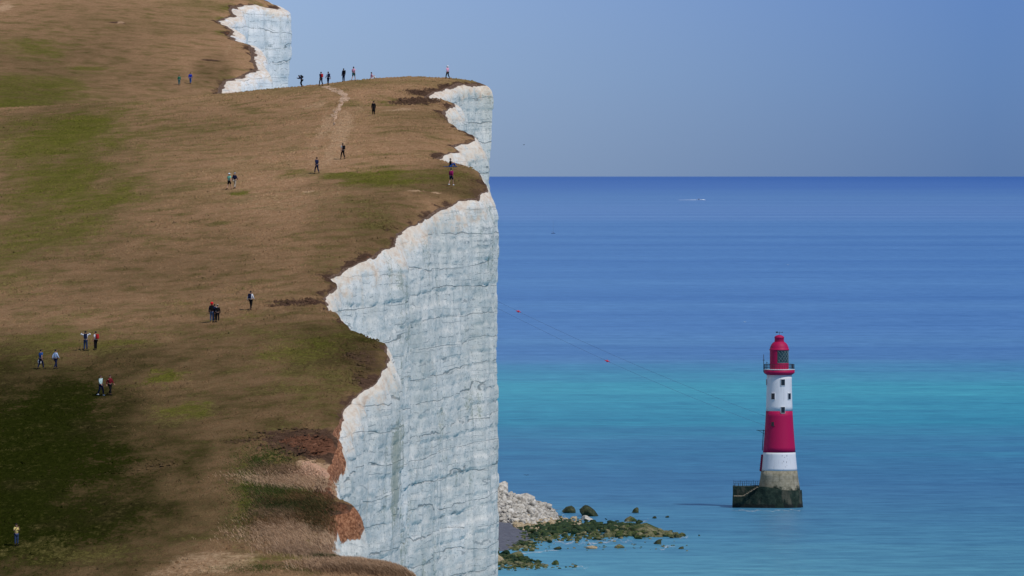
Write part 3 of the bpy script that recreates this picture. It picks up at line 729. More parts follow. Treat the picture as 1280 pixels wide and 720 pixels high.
o = rock_pile('reef_rocks', it, M_WEED); tag(o, 'olive and tan stones along the near side of the reef, awash at the edges', 'rocks', kind='stuff')
it = []
weedline(620, 648, 800, lambda u: 666-7*u, lambda u: 3.4*(1-u)**.6+1.0, lambda u: .85+.6*math.exp(-((u-.35)/.2)**2))
weedline(260, 690, 800, lambda u: 655+5*u, lambda u: 2.6, lambda u: .9)
weedline(120, 616, 668, lambda u: 677+4*u, lambda u: 2.4, lambda u: .8)
weedline(170, 612, 675, lambda u: 697+6*u, lambda u: 2.6*(1-u)+.8, lambda u: 1.3-.8*u)
o = rock_pile('seaweed_rocks', it, M_GREEN); tag(o, 'dark green weed covered rocks forming the crest of the low reef', 'rocks', kind='stuff')

def boulder(px, py, w, hgt, seed, mat, label, dep=.9, rz=None, lean=0, wedge=0):
    v = at_sea(px, py); s_ = v.y/F; V, Fc = TPL3[seed % len(TPL3)]
    mn, mx = V.min(0), V.max(0); Q = (V-(mn+mx)/2)/((mx-mn)/2)
    a = seed*1.3 if rz is None else rz; ca, sa = math.cos(a), math.sin(a)
    Q = np.stack([Q[:, 0]*ca-Q[:, 1]*sa, Q[:, 0]*sa+Q[:, 1]*ca, Q[:, 2]], 1)
    Q[:, 0] += lean*(Q[:, 2]+.3)
    Q[:, 2] = (Q[:, 2]+1)*(1-wedge*(Q[:, 0]+.5)/1.5*(Q[:, 0] > -.5))-1
    hh = hgt*s_; Q = Q*np.array([w*s_/2*.9, w*s_/2*dep, hh*.75]); Q[:, 2] += hh*.25
    me = raw_mesh('boulder', Q, Fc, 3); o = link('boulder', me, (mat,)); o.location = v
    return tag(o, label, 'boulder', 'boulders standing out of the shore rocks')
boulder(738, 645, 31, 21, 0, M_DARK, 'largest dark green boulder, shaped like a leaning wedge, at the outer end of the rubble', wedge=.75, dep=1.2, rz=0)
boulder(711, 641, 22, 9, 1, M_DARK, 'flat dark weedy boulder at the right foot of the pale rubble heap')
boulder(733, 650, 24, 6, 2, M_RUB, 'pale pinkish slab of chalk lying below the wedge shaped boulder')
boulder(795, 641, 11, 7, 3, M_DARK, 'lone pointed boulder standing in the water beyond the reef')
boulder(788, 652, 16, 7, 4, M_WEED, 'rounded olive boulder between the lone pointed rock and the reef')
boulder(805, 668, 38, 14, 5, M_WEED, 'big olive ridge of rock near the outer end of the reef', dep=1.6)
boulder(846, 672, 16, 4, 2, M_DARK, 'low dark boulder at the very tip of the reef')
boulder(823, 680, 12, 6, 3, M_DARK, 'dark hump of rock in the water below the reef tip')
boulder(818, 648, 7, 3, 1, M_DARK, 'nearer of two tiny rocks awash far right of the reef')
boulder(834, 647, 6, 2.5, 0, M_DARK, 'outermost of two tiny rocks awash far right of the reef')
boulder(774, 685, 13, 5, 4, M_WEED, 'olive rock awash in the shallow water between reef and camera', )
boulder(740, 686, 15, 4, 5, M_OCH, 'tan flat rock awash below the middle of the reef')
boulder(697, 687, 12, 4, 0, M_DARK, 'dark flat rock awash where the reef meets the beach')
boulder(694, 706, 12, 6, 1, M_WEED, 'olive lump of rock standing free beside the lower weedy ridge')
boulder(852, 686, 9, 3, 3, M_DARK, 'small dark rock awash by a line of foam right of the reef')
boulder(874, 670, 4, 2, 2, M_DARK, 'single speck of rock farthest out in the bay')
boulder(622, 704, 18, 11, 4, M_OCH, 'cream coloured boulder on the lower weedy ridge beside the cliff')
boulder(644, 699, 26, 10, 0, M_WEED, 'broad green and tan boulder crowning the lower weedy ridge')
boulder(655, 620, 26, 10, 5, M_RUB, 'large pale block on the crest of the rubble heap'), boulder(627, 618, 22, 12, 3, M_RUB, 'large grey block at the top of the rubble heap by the cliff')
for o in COL.objects:
    if o.get('label', '').startswith('large pale block'): o.location = at_depth(656, 627, 2085)
    if o.get('label', '').startswith('large grey block'): o.location = at_depth(628, 614, 2088)

# foam where swell meets the rocks
tf = NT('sea_foam'); pf = tf.pos(); nf = tf.noise(tf.scale(pf, (.5, .25, 1)), 1.2, 6, .7)
tr = tf.n('ShaderNodeBsdfTransparent'); mx = tf.n('ShaderNodeMixShader')
ff = tf.sep(tf.attr('fade'))
tf.l(tf.math('MULTIPLY', tf.step(nf, .46, .62), ff[0]), mx.inputs[0]); tf.l(tr.outputs[0], mx.inputs[1]); tf.l(tf.b.outputs[0], mx.inputs[2]); tf.l(mx.outputs[0], tf.out.inputs[0])
M_FOAM = tf.fin((.78, .82, .84), .9, .1)
def foam(name, strips, z):
    Vs, Fs, Fa, k = [], [], [], 0
    for (x0, y0, x1, y1, th) in strips:
        n = 24; pa, pb = at_sea(x0, y0, z), at_sea(x1, y1, z)
        for i in range(n):
            u = i/(n-1); c = pa.lerp(pb, u); wd = th*c.y**2/(F*H)
            c = c+Vector((0, float(vn(np.array(u*7), np.array(x0), seed=3))*wd, 0))
            for j, q in enumerate((-.5, 0, .5)): Vs.append((c.x, c.y+q*wd, z)); Fa.append((math.sin(math.pi*u)**.5*(1 if j == 1 else 0),)*3)
            if i:
                for j in (0, 1): a = k+3*i+j; Fs.append((a-3, a-2, a+1, a))
        k += 3*n
    me = raw_mesh(name, Vs, Fs, 4); set_attr(me, 'fade', np.array(Fa)); o = link(name, me, (M_FOAM,)); return o
o = foam('foam', [(726, 674, 752, 677, 5), (752, 677, 790, 675, 3), (690, 680, 730, 678, 3), (822, 684, 846, 686, 3), (715, 710, 736, 709, 3), (640, 690, 700, 689, 2), (700, 644, 712, 648, 3), (842, 668, 862, 672, 3), (780, 654, 812, 650, 2), (914, 637.5, 962, 638.5, 1.6), (958, 638.5, 1004, 637.5, 1.6)], .05)
tag(o, 'thin broken lines of white foam lapping round the shore rocks and the lighthouse plinth', 'foam', kind='stuff')

# ------------------------------------------------------------------ LIGHTHOUSE
LB = at_sea(974, 634); LX = LB; PX = LB.y/F         # metres per pixel there
def paint(name, col, grime=.35):
    t = NT(name); p = t.n('ShaderNodeTexCoord').outputs['Object']
    n = t.noise(t.scale(p, (1, 1, .12)), 1.6, 6, .65); n2 = t.noise(p, .7, 5, .6)
    c = t.mix(t.math('MULTIPLY', t.step(n, .52, .75), grime), col, tuple(k*.55+.03 for k in col))
    c = t.mix(t.math('MULTIPLY', t.step(n2, .5, .8), grime*.5), c, tuple(min(1, k*.8+.02) for k in col))
    return t.fin(c, .6, .3)
M_RED = paint('red_paint', (.44, .002, .072), .22); M_WHT = paint('white_paint', (.74, .75, .77), .55); 
t = NT('tower_granite'); p = t.n('ShaderNodeTexCoord').outputs['Object']
n = t.noise(p, .9, 6, .65); n2 = t.noise(t.scale(p, (1, 1, .15)), 1.4, 5, .6)
sz = t.n('ShaderNodeSeparateXYZ'); t.l(p, sz.inputs[0])
crs = t.step(t.math('ABSOLUTE', t.math('SUBTRACT', t.math('FRACT', t.math('DIVIDE', sz.outputs[2], .62)), .5)), .06, .03)
c = t.ramp(n, [(.3, (.19, .17, .11)), (.5, (.30, .27, .19)), (.7, (.40, .36, .27))]); c = t.mix(t.math('MULTIPLY', t.step(n2, .5, .7), .5), c, (.12, .12, .08)); c = t.mix(t.math('MULTIPLY', crs, .35), c, (.10, .095, .07))
wl = t.math('ADD', sz.outputs[2], t.math('MULTIPLY', t.math('SUBTRACT', t.noise(p, .45, 5, .65), .5), 5.0))
c = t.mix(t.step(wl, 5.4, 4.2), c, t.ramp(n, [(.3, (.006, .014, .010)), (.5, (.013, .028, .019)), (.7, (.04, .058, .036))]))
t.bump(n, .5, .15); M_GRA = t.fin(c, .85, .25)
M_IRON = plain('dark_iron', (.03, .032, .038), .6, .3); M_PANE = plain('window_dark', (.012, .016, .024), .15, .2, 3, .5)
M_LENS = plain('lantern_glass', (.018, .055, .065), .12, .5, 2.5, .6); M_STEEL = plain('pale_metal', (.16, .22, .23), .5, .2)
lh = empty('lighthouse', LB)
tag(lh, 'red and white banded lighthouse with crimson lantern, standing in the sea on a weedy plinth', 'lighthouse')
prof = pchip([0, 4.4, 7, 9.3, 13.8, 18, 24.1, 29, 33.4], [5.75, 5.25, 4.80, 4.50, 4.08, 3.72, 3.34, 3.18, 3.12])
def lathe(rz_, seg=48, a0=0, a1=2*math.pi):
    bm = bmesh.new(); full = abs(a1-a0-2*math.pi) < 1e-6; ns = seg if full else seg+1; rings = []
    for r, z in rz_: rings.append([bm.verts.new((r*math.cos(a0+(a1-a0)*k/seg), r*math.sin(a0+(a1-a0)*k/seg), z)) for k in range(ns)])
    for a, b in zip(rings, rings[1:]):
        for k in range(seg if full else seg):
            k2 = (k+1) % ns; f = bm.faces.new((a[k], a[k2], b[k2], b[k])); f.smooth = True
    return bm, rings
def band(name, z0, z1, mat, proud=0.):
    zs = np.linspace(z0, z1, 9); bm, rg = lathe([(float(prof(z))+proud, z) for z in zs])
    bm.faces.new(rg[0][::-1]); bm.faces.new(rg[-1])
    return link(name, bm_mesh(bm), (mat,), lh)
band('granite_base', -2, 9.2, M_GRA); wb = band('white_band', 9.2, 13.75, M_WHT); band('red_band', 13.75, 24.1, M_RED); band('white_band', 24.1, 33.1, M_WHT)
# worn marks on the lower white band
for (px, py, sx_, sy_) in [(977, 569, 1.2, 2.4), (980, 571, 1.6, 1.4), (983, 569, 1.4, 3.2), (979, 576, 1.2, 3), (982.5, 577, 1.2, 4), (977, 578, .8, 1.5), (981, 583, 1.0, 2), (979, 586, .7, 1.4), (984, 573, .8, 1.2), (983, 581, .9, .9)]:
    z = (634-py)*PX; r = float(prof(z))+.012; xo = (px-974)*PX; th = math.asin(max(-1, min(1, xo/r)))
    bm = bmesh.new(); add_box(bm, (r*math.sin(th), -r*math.cos(th), z), (sx_*PX*.55, .03, sy_*PX*.6), Matrix.Rotation(th, 4, 'Z'))
    link('worn_mark', bm_mesh(bm), (plain('stain', (.34, .34, .36), .9, .3),), wb)
def window(px, py, w=1.08, h_=1.5):
    z = (634-py)*PX; r = float(prof(z)); xo = (px-974)*PX; th = math.asin(max(-.97, min(.97, xo/r)))
    rot = Matrix.Rotation(th, 4, 'Z'); c = Vector((r*math.sin(th), -r*math.cos(th), z))
    bm = bmesh.new(); o_ = rot @ Vector((0, -1, 0))
    for dx_, dz_, a, b in ((-w/2, 0, .07, h_+.14), (w/2, 0, .07, h_+.14), (0, h_/2+.035, w, .07), (0, -h_/2-.035, w, .07)):
        add_box(bm, c+rot @ Vector((dx_, 0, dz_))+o_*.02, (a, .24, b), rot)
    wo = link('window', bm_mesh(bm), (M_WHT if py < 514 else M_RED,), lh)
    bm = bmesh.new(); add_box(bm, c+o_*.03, (w-.10, .16, h_-.02), rot)
    link('pane', bm_mesh(bm), (M_PANE,), wo)
for q in ((978, 477.5), (966, 495), (978, 512), (958.6, 477.5), (986, 495)): window(*q)
window(965.5, 529.5, .9, 1.0)
# gallery
bm, rg = lathe([(3.12, 33.1), (3.45, 33.3), (3.82, 33.55), (3.86, 33.6), (3.86, 34.35), (3.0, 34.4)]); ga = link('gallery', bm_mesh(bm), (M_RED,), lh)
bm, rg = lathe([(3.83, 34.36), (3.92, 34.38), (3.92, 34.52), (2.3, 34.54)]); link('gallery_floor', bm_mesh(bm), (M_WHT,), ga)
bm = bmesh.new()
for k in range(36):
    a = 2*math.pi*k/36; add_tube(bm, [(3.75*math.cos(a), 3.75*math.sin(a), 34.5), (3.75*math.cos(a), 3.75*math.sin(a), 35.75)], .035, 5)
for zz_ in (34.95, 35.35, 35.75):
    add_tube(bm, [(3.75*math.cos(a), 3.75*math.sin(a), zz_) for a in np.linspace(0, 2*math.pi, 49)], .035 if zz_ < 35.7 else .05, 5, False)
link('railing', bm_mesh(bm), (M_IRON,), ga)
bm = bmesh.new()
for k in range(4): add_box(bm, (3.15+.05*k, -1.3+.62*k, 35.25), (.1, .52, 1.15), Matrix.Rotation(.3-.25*k, 4, 'Z'), .02)
link('equipment_box', bm_mesh(bm), (M_IRON,), ga)
bm = bmesh.new(); add_tube(bm, [(-3.9, -.4, 33.8), (-3.9, -.4, 38.2)], [.09, .07], 6); add_box(bm, (-3.9, -.4, 36.8), (.5, .1, .12)); add_tube(bm, [(-3.2, -1.5, 34.5), (-3.2, -1.5, 36.4)], .05, 6); add_box(bm, (-3.1, -1.5, 36.2), (.4, .1, .1))
link('flagpole', bm_mesh(bm), (M_IRON,), ga)
# lantern house: solid drum with a glazed sector facing front and seaward
g0, g1 = R(-104), R(20)
bm, rg = lathe([(2.36, 34.5), (2.36, 36.1)]); ln_ = link('lantern_house', bm_mesh(bm), (M_RED,), lh)
bm, rg = lathe([(2.36, 36.1), (2.36, 39.3)], 40, g1, g0+2*math.pi); link('lantern_wall', bm_mesh(bm), (M_RED,), ln_)
bm, rg = lathe([(2.26, 36.1), (2.26, 39.3)], 24, g0, g1); link('lantern_glass', bm_mesh(bm), (M_LENS,), ln_)
bm = bmesh.new(); NL = 7
for k in range(NL):
    for sgn in (1, -1):
        a = g0+(g1-g0)*k/(NL-1); L = []
        for j in range(5):
            aa = a+sgn*(g1-g0)/(NL-1)*j*.75
            if g0-.01 <= aa <= g1+.01: L.append((2.33*math.cos(aa), 2.33*math.sin(aa), 36.1+.8*j))
        if len(L) > 1: add_tube(bm, L, .05, 5)
for zz_ in (36.12, 39.25): add_tube(bm, [(2.34*math.cos(a), 2.34*math.sin(a), zz_) for a in np.linspace(g0, g1, 20)], .07, 5)
link('glazing_bars', bm_mesh(bm), (M_STEEL,), ln_)
bm, rg = lathe([(.2, 36.2), (.75, 36.5), (1.0, 37.6), (.75, 38.8), (.2, 39.1)], 20); link('lens', bm_mesh(bm), (plain('lens', (.10, .20, .19), .1, .3, 2, .7),), ln_)
bm, rg = lathe([(2.42, 39.25), (2.5, 39.3), (2.5, 39.5), (2.36, 39.55), (2.30, 40.0), (2.05, 40.6), (1.65, 41.1), (1.28, 41.35), (1.24, 41.4)]); dm = link('dome', bm_mesh(bm), (M_RED,), lh)
bm, rg = lathe([(1.2, 41.3), (1.16, 42.2), (1.22, 42.25), (1.22, 42.55), (1.0, 42.8), (.55, 43.0), (.1, 43.1)]); bm.faces.new(rg[-1]); link('vent_cap', bm_mesh(bm), (M_RED,), dm)
bm = bmesh.new(); add_tube(bm, [(0, 0, 43), (0, 0, 43.9)], .05, 6); add_tube(bm, [(-.75, 0, 43.75), (.75, 0, 43.75)], .05, 6); add_box(bm, (-.6, 0, 43.75), (.5, .05, .34)); add_ball(bm, Vector((.78, 0, 43.75)), (.12, .08, .12))
link('weather_vane', bm_mesh(bm), (M_IRON,), dm)
# access door housing on the left flank, bracket arm
bm = bmesh.new(); z0 = 9.1
for k in range(8):
    z = 9.0+k*.52; add_box(bm, (-float(prof(z))-.10, -.3, z+.26), (.55, 1.1, .54), Matrix.Rotation(-.09, 4, 'Y'))
link('door', bm_mesh(bm), (plain('door_red', (.28, .008, .04), .6),), lh)
bm = bmesh.new(); add_tube(bm, [(-3.4, -.6, 19.2), (-5.7, -.6, 19.25)], .07, 6); add_tube(bm, [(-3.5, -.6, 18.2), (-5.2, -.6, 19.2)], .045, 6); add_tube(bm, [(-3.95, -.8, 19.4), (-4.25, -.8, 14.2)], .09, 6)
link('bracket', bm_mesh(bm), (M_IRON,), lh)
bm = bmesh.new()
add_box(bm, (-1.6+.05, -3.2, 19.9+1.1), (.2, .3, .9)); add_tube(bm, [(-1.2, -3.4, 20.4), (-2.2, -3.3, 20.6)], .07, 6); link('window_bracket', bm_mesh(bm), (M_IRON,), lh)
# landing stage
bm = bmesh.new(); zt = 5.25
outl = [(-11.6, -2.8), (-11.5, 3.0), (-3, 5.4), (2, 5.8), (5.4, 2.6), (6.0, 0), (5.4, -2.8), (2.2, -5.7), (-3.5, -5.4)]
lo_ = [bm.verts.new((x*1.015+.1*(x > 0), y*1.02, -3)) for x, y in outl]; hi_ = [bm.verts.new((x*(1 if x < 0 else .93), y*(1 if x < 0 else .95), zt if x < 1 else 4.3)) for x, y in outl]
for k in range(len(outl)): bm.faces.new((lo_[k], lo_[(k+1) % 9], hi_[(k+1) % 9], hi_[k]))
bm.faces.new(hi_)
bmesh.ops.subdivide_edges(bm, edges=bm.edges[:], cuts=5, use_grid_fill=True)
for v in bm.verts: v.co += Vector((mnoise.noise(v.co*.6), mnoise.noise(v.co*.6+Vector((9, 0, 0))), mnoise.noise(v.co*.8+Vector((0, 9, 0)))))*.16
t = NT('weedy_concrete'); p = t.n('ShaderNodeTexCoord').outputs['Object']; n = t.noise(p, .8, 7, .68); n2 = t.noise(t.scale(p, (1, 1, .3)), .5, 5, .6)
sz = t.n('ShaderNodeSeparateXYZ'); t.l(p, sz.inputs[0])
c = t.ramp(n, [(.28, (.006, .013, .010)), (.5, (.014, .030, .021)), (.72, (.045, .065, .044))]); c = t.mix(t.math('MULTIPLY', t.step(n2, .52, .68), .6), c, (.13, .12, .085))
c = t.mix(t.step(t.math('ADD', sz.outputs[2], n), 1.7, 1.1), c, (.012, .016, .014)); t.bump(n, .8, .3); M_WCON = t.fin(c, .85, .25)
ld = link('landing_stage', bm_mesh(bm), (M_WCON,), lh)
bm = bmesh.new()
for k in range(9): add_box(bm, (-9.0+.42*k, -5.0+.12*(k % 2), 3.1+.26*k), (.5, .7, .2))
add_box(bm, (-10.3, -4.6, 3.0), (2.4, .9, .22))
link('stair', bm_mesh(bm), (plain('worn_concrete', (.27, .21, .14), .9, .3),), ld)
bm = bmesh.new()
for k in range(14):
    x = -11.3+.55*k; add_tube(bm, [(x, 2.8+.16*k, zt-.1), (x, 2.8+.16*k, zt+1.15+.25*(k % 3 == 0))], .04, 5)
for zz_ in (zt+.6, zt+1.1): add_tube(bm, [(-11.3, 2.8, zz_), (-4.2, 4.95, zz_)], .03, 5)
link('guard_rail', bm_mesh(bm), (M_IRON,), ld)
for k in range(6):
    bm = bmesh.new(); add_tube(bm, [(-11.2+1.0*k, -2.7-.25*k, zt-.1), (-11.2+1.0*k, -2.7-.25*k, zt+.75)], .06, 6); link('post', bm_mesh(bm), (M_IRON,), ld)

# ------------------------------------------------------------------ CABLES from the tower to the cliff behind the headland
M_CAB = plain('steel_cable', (.09, .15, .28), .6, .2); M_FLOAT = plain('marker_red', (.70, .03, .06), .5, .1)
def cable(scr, Yt, label):
    px = np.array([a for a, b in scr], float); py = np.array([b for a, b in scr], float)
    x0, y0 = scr[0]; x1, y1 = scr[-1]
    cf = np.polyfit(px, py, 2); P_ = []
    for x in np.linspace(384, x1, 60):
        P_.append(at_depth(x, np.polyval(cf, x), Yt+(x1-x)*.03))
    bm = bmesh.new(); add_tube(bm, P_, .030, 6)
    o = link('mooring_cable', bm_mesh(bm), (M_CAB,)); tag(o, label, 'cable', 'cables from the lighthouse to the cliff'); return cf
c1 = cable([(626, 379), (648, 389), (732, 428), (793, 456), (893, 496), (956.5, 520)], LB.y-.5, 'upper of two thin cables from the lighthouse to the cliff')
c2 = cable([(643, 396), (715, 430), (740, 443), (759, 452), (793, 467), (851, 490), (955.5, 532)], LB.y-1.0, 'lower of two thin cables from the lighthouse to the cliff')
for cf, x, dy_, lb in ((c1, 648, -.5, 'red ball marker on the upper cable close to the cliff edge'), (c2, 759, -1.0, 'red ball marker halfway along the lower cable')):
    bm = bmesh.new(); add_ball(bm, Vector((0, 0, 0)), (.29, .29, .29), 0, 12); add_tube(bm, [(-.6, 0, .18), (.6, 0, -.18)], .10, 8)
    o = link('cable_marker', bm_mesh(bm), (M_FLOAT,)); o.location = at_depth(x, np.polyval(cf, x), LB.y+dy_+(955-x)*.03); tag(o, lb, 'marker', 'red markers on the cables')

# ------------------------------------------------------------------ BOATS, BIRDS
def boat_hull(L, B, D):
    bm = bmesh.new(); st_ = []
    for u in np.linspace(0, 1, 9):
        b = B/2*(1-max(0, u-.45)**2/.3025*1.0)*.98+.02; sh = D*(1+.35*u*u)
        st_.append([bm.verts.new(((u-.5)*L, s*b*w, z)) for s, w, z in ((-1, 1, sh), (-1, .78, .25*D), (0, 0, -.35*D*(1-u*.8)), (1, .78, .25*D), (1, 1, sh))])
    for a, b in zip(st_, st_[1:]):
        for k in range(4): bm.faces.new((a[k], a[k+1], b[k+1], b[k]))
        bm.faces.new((a[4], a[0], b[0], b[4]))
    bm.faces.new(st_[0]); bm.faces.new(st_[-1][::-1])
    return bm
v = at_sea(874, 250); k = v.y/F
mb = empty('motorboat', v); tag(mb, 'white motorboat speeding on the open sea with a wake behind it', 'boat')
L = 6.2*k
bmh = boat_hull(L, L*.3, L*.10); link('hull', bm_mesh(bmh), (M_WHT,), mb)
bm = bmesh.new(); add_box(bm, (-.05*L, 0, .17*L), (.30*L, .2*L, .13*L), None, .02*L); cb = link('cabin', bm_mesh(bm), (plain('boat_cabin', (.07, .09, .12), .3),), mb)
bm = bmesh.new(); add_box(bm, (-.07*L, 0, .25*L), (.36*L, .22*L, .02*L), None, .005*L); link('cabin_roof', bm_mesh(bm), (M_WHT,), cb)
bm = bmesh.new(); W_ = []
for u in np.linspace(0, 1, 40):
    W_.append(((-26+27*u)*k, 0, 0))
add_tube(bm, W_, [max(.02, (.12+.50*(q/39)**1.5)*(1+.5*float(vn(np.array(q/2.3), np.array(1.)))))*k for q in range(40)], 8)
add_tube(bm, [(2.5*k, 0, .1*k), (5*k, 0, .25*k), (8*k, 0, 0)], [.3*k, .75*k, .1*k], 8)
o = link('wake', bm_mesh(bm, sm=True), (plain('spray', (.82, .86, .88), .9, .06),)); o.location = mb.location
tag(o, 'white wake trailing behind the motorboat', 'wake', kind='stuff')
v = at_sea(691.5, 292); k = v.y/F
sb = empty('sailboat', v); tag(sb, 'distant sailing boat with bare mast on the sea near the cliff', 'boat')
bmh = boat_hull(5.5*k, 1.7*k, .6*k); link('hull', bm_mesh(bmh), (plain('dark_hull', (.10, .17, .32), .5),), sb)
bm = bmesh.new(); add_tube(bm, [(0, 0, 0), (0, 0, 16*k)], [.10*k, .06*k], 6); add_tube(bm, [(0, 0, 2*k), (-2.4*k, 0, 2.2*k)], .1*k, 6); link('mast', bm_mesh(bm), (plain('mast_grey', (.22, .27, .36), .5),), sb)
bm = bmesh.new(); add_box(bm, (.2*k, 0, 1.0*k), (1.8*k, .8*k, .6*k), None, .1*k); link('cabin', bm_mesh(bm), (plain('boat_cabin2', (.25, .32, .42), .5),), sb)
def bird(v, span, col, label, rz, flap):
    bm = bmesh.new()
    add_tube(bm, [(-.5*span*.5, 0, 0), (-.2*span*.5, 0, .01), (.1*span*.5, 0, .02*span), (.32*span*.5, 0, .02*span), (.42*span*.5, 0, .0)], [.008*span, .05*span, .065*span, .045*span, .01*span], 8)
    for s in (-1, 1):
        P_ = [(.12, 0), (.10, .22), (.0, .5), (-.08, .5), (-.06, .22), (-.08, 0)]; zz_ = lambda q: flap*span*(q*1.2 if q < .25 else .3-.5*(q-.25))
        up = [bm.verts.new((a*span, s*b*span, zz_(b)+.012*span)) for a, b in P_]; dn = [bm.verts.new((a*span, s*b*span, zz_(b)-.006*span)) for a, b in P_]
        bm.faces.new(up); bm.faces.new(dn[::-1])
        for k in range(6): bm.faces.new((up[k], up[(k+1) % 6], dn[(k+1) % 6], dn[k]))
    o = link('gull', bm_mesh(bm), (col,)); o.location = v; o.rotation_euler = (0, 0, rz); return tag(o, label, 'bird', 'gulls over the sea')
M_GULLD = plain('gull_grey', (.06, .06, .07), .8); M_GULLW = plain('gull_white', (.8, .8, .8), .8)
bird(at_depth(655, 181, 1150), .55, M_GULLD, 'tiny dark gull against the sky just right of the upper cliff', .4, .3)
bird(at_depth(658, 594, 1500), 1.0, M_GULLD, 'dark gull gliding low over the water above the rubble heap', R(80), .35)
bird(at_depth(931, 402.5, 1800), .8, M_GULLW, 'white gull over the blue sea up and left of the lantern', R(60), .4)
bird(at_depth(985, 331, 2000), .6, M_GULLW, 'farthest white gull, a speck on the open sea above the lighthouse', R(70), .4)

# ------------------------------------------------------------------ PEOPLE on the hill
PI = math.pi
def P(px, py, rz, kind, label, *a, **k):
    f = k.pop('far', False); back = k.pop('back', 0)
    v = stand(px, py, **(dict(y0=1290, y1=1560) if f else {}))
    if back: v.y += back; v.x = ray(px, py)[0]/ray(px, py)[1]*v.y; v.z = turf_z(v.x, v.y)
    return person(v, rz, kind, label, *a, **k)
P(20.5, 682, .5, 'photo', 'person in a yellow top and jeans alone on the dark grass at the bottom left', 'shirt', 'yellow', 'trousers', 'jeans')
p2 = P(51, 461.5, PI-.7, 'stride', 'person in a blue shirt and dark trousers carrying a white bag', 'shirt', 'blue', 'trousers', 'navy')
P(69.5, 461.5, PI-.8, 'walk', 'person in a long pale blue shirt walking right of the one with a white bag', 'jacket', 'lightblue', 'trousers', 'navy', coat=False)
P(107, 438.5, PI, 'arms_up', 'person with both elbows raised, white sleeves and dark backpack', 'jacket', 'white', 'trousers', 'jeans', pack='navy', h=1.76)
P(119.5, 438, PI+.9, 'stand', 'person with a red backpack over a white top beside the one with raised elbows', 'shirt', 'white', 'trousers', 'black', pack='red', h=1.68)
P(126, 494.5, .9, 'walk', 'person in a white and teal top with white shoes walking on dark grass', 'jacket', 'paleteal', 'trousers', 'navy', shoes='white', hair='brown')
P(137.5, 494, .8, 'stride', 'person in a dark red top beside the one in white shoes', 'jacket', 'wine', 'trousers', 'black', hair='brown', coat=False)
P(264.8, 403, PI, 'stand', 'person in a bright red hat and dark jacket in the group of three', 'jacket', 'navy', 'trousers', 'palejeans', hat=('hood', 'brightred'), pack='black', h=1.80)
P(268.3, 402.3, PI-.1, 'walk', 'person in a pale blue top half hidden behind the red hat', 'jacket', 'lightblue', 'trousers', 'black', pack='navy', h=1.60)
P(272, 402.5, PI+.1, 'stand', 'person in black with a pale hat at the right of the group of three', 'jacket', 'black', 'trousers', 'black', hat=('cap', 'beige'), h=1.58)
P(313.5, 387.5, PI-.5, 'walk', 'person in a white shirt with a blue backpack walking alone uphill', 'jacket', 'white', 'trousers', 'black', pack='navy', h=1.74)
P(286.5, 237, PI-.6, 'stride', 'person in a mint green shirt and dark shorts with a pale hat', 'shirt', 'mint', 'shorts', 'black', hat=('sunhat', 'white'))
P(293.5, 236, PI-.6, 'walk', 'person in a navy jacket and beige trousers next to the mint green shirt', 'jacket', 'navy', 'trousers', 'beige', hair='grey', hat=('cap', 'grey'))
P(396, 217, PI+.7, 'walk', 'person all in navy walking alone in the middle of the slope', 'jacket', 'navy', 'trousers', 'navy', h=1.75)
P(428.5, 199, PI+.6, 'walk', 'person in a grey shirt and black trousers with a dark bag on the back', 'shirt', 'grey', 'trousers', 'black', pack='black', h=1.75)
P(467, 144, PI, 'stand', 'person in a long dark coat below the crest, left of the cliff ledges', 'jacket', 'black', 'trousers', 'black', coat=True, h=1.66)
P(377.5, 106.5, -PI/2-.3, 'bend', 'person bending forward on the skyline, leftmost of those on the crest', 'jacket', 'navy', 'trousers', 'black', back=0, pack='black')
P(401.3, 107.5, PI+.6, 'walk', 'person with a red backpack where the path meets the skyline', 'jacket', 'navy', 'trousers', 'navy', pack='red', h=1.80)
P(410.3, 106.5, PI+.5, 'stride', 'person in a blue top with a pack, right of the red backpack on the skyline', 'jacket', 'lightblue', 'trousers', 'navy', pack='navy')
P(429.5, 102.3, PI+.6, 'stand', 'person in dark clothes with a backpack, legs hidden behind the crest', 'jacket', 'navy', 'trousers', 'navy', back=0, pack='black')
P(442, 101, PI-.5, 'stride', 'tallest looking person on the skyline, in a pink top and teal shorts', 'shirt', 'pink', 'shorts', 'teal', hair='dark', h=1.8)
P(464.3, 97.7, PI/2+.4, 'sit', 'person sitting on the crest in a pink and white top', 'shirt', 'pink', 'trousers', 'white', h=1.72, group='people sitting on the hill')
P(559.5, 99, PI+.8, 'walk', 'person in a pink top and big white hat nearest the cliff corner on the crest', 'jacket', 'pink', 'trousers', 'black', hat=('hood', 'white'), h=1.7)
p23 = P(563, 208.6, PI/2+.3, 'sit', 'person in a dark top sitting close to the chalk ledge', 'shirt', 'black', 'trousers', 'blue', group='people sitting on the hill')
P(564, 231.5, PI-.5, 'stride', 'person in a magenta top and white socks standing near the cliff edge', 'jacket', 'magenta', 'shorts', 'navy', shoes='white', h=1.78)
P(224, 106.5, .1, 'stand', 'person in a green jacket on the far hill', 'jacket', 'green', 'trousers', 'teal', far=True, h=1.6)
P(238, 105, PI-.2, 'walk', 'person in a bright blue jacket on the far hill', 'jacket', 'royal', 'trousers', 'blue', far=True, h=1.78)
# white carrier bag held by the person in blue
bm = bmesh.new(); add_box(bm, (0, 0, -.22), (.30, .16, .34), None, .06); add_tube(bm, [(-.09, 0, -.06), (-.03, 0, .02), (.03, 0, .02), (.09, 0, -.06)], .012, 6)
o = link('carrier_bag', bm_mesh(bm), (plain('white_plastic', (.8, .82, .84), .4, .08),))
o.location = p2.matrix_basis @ (pose_meshes('stride')['J']['wrL']+Vector((.10, 0, -.10))); tag(o, 'white carrier bag held by the person in a blue shirt', 'bag')
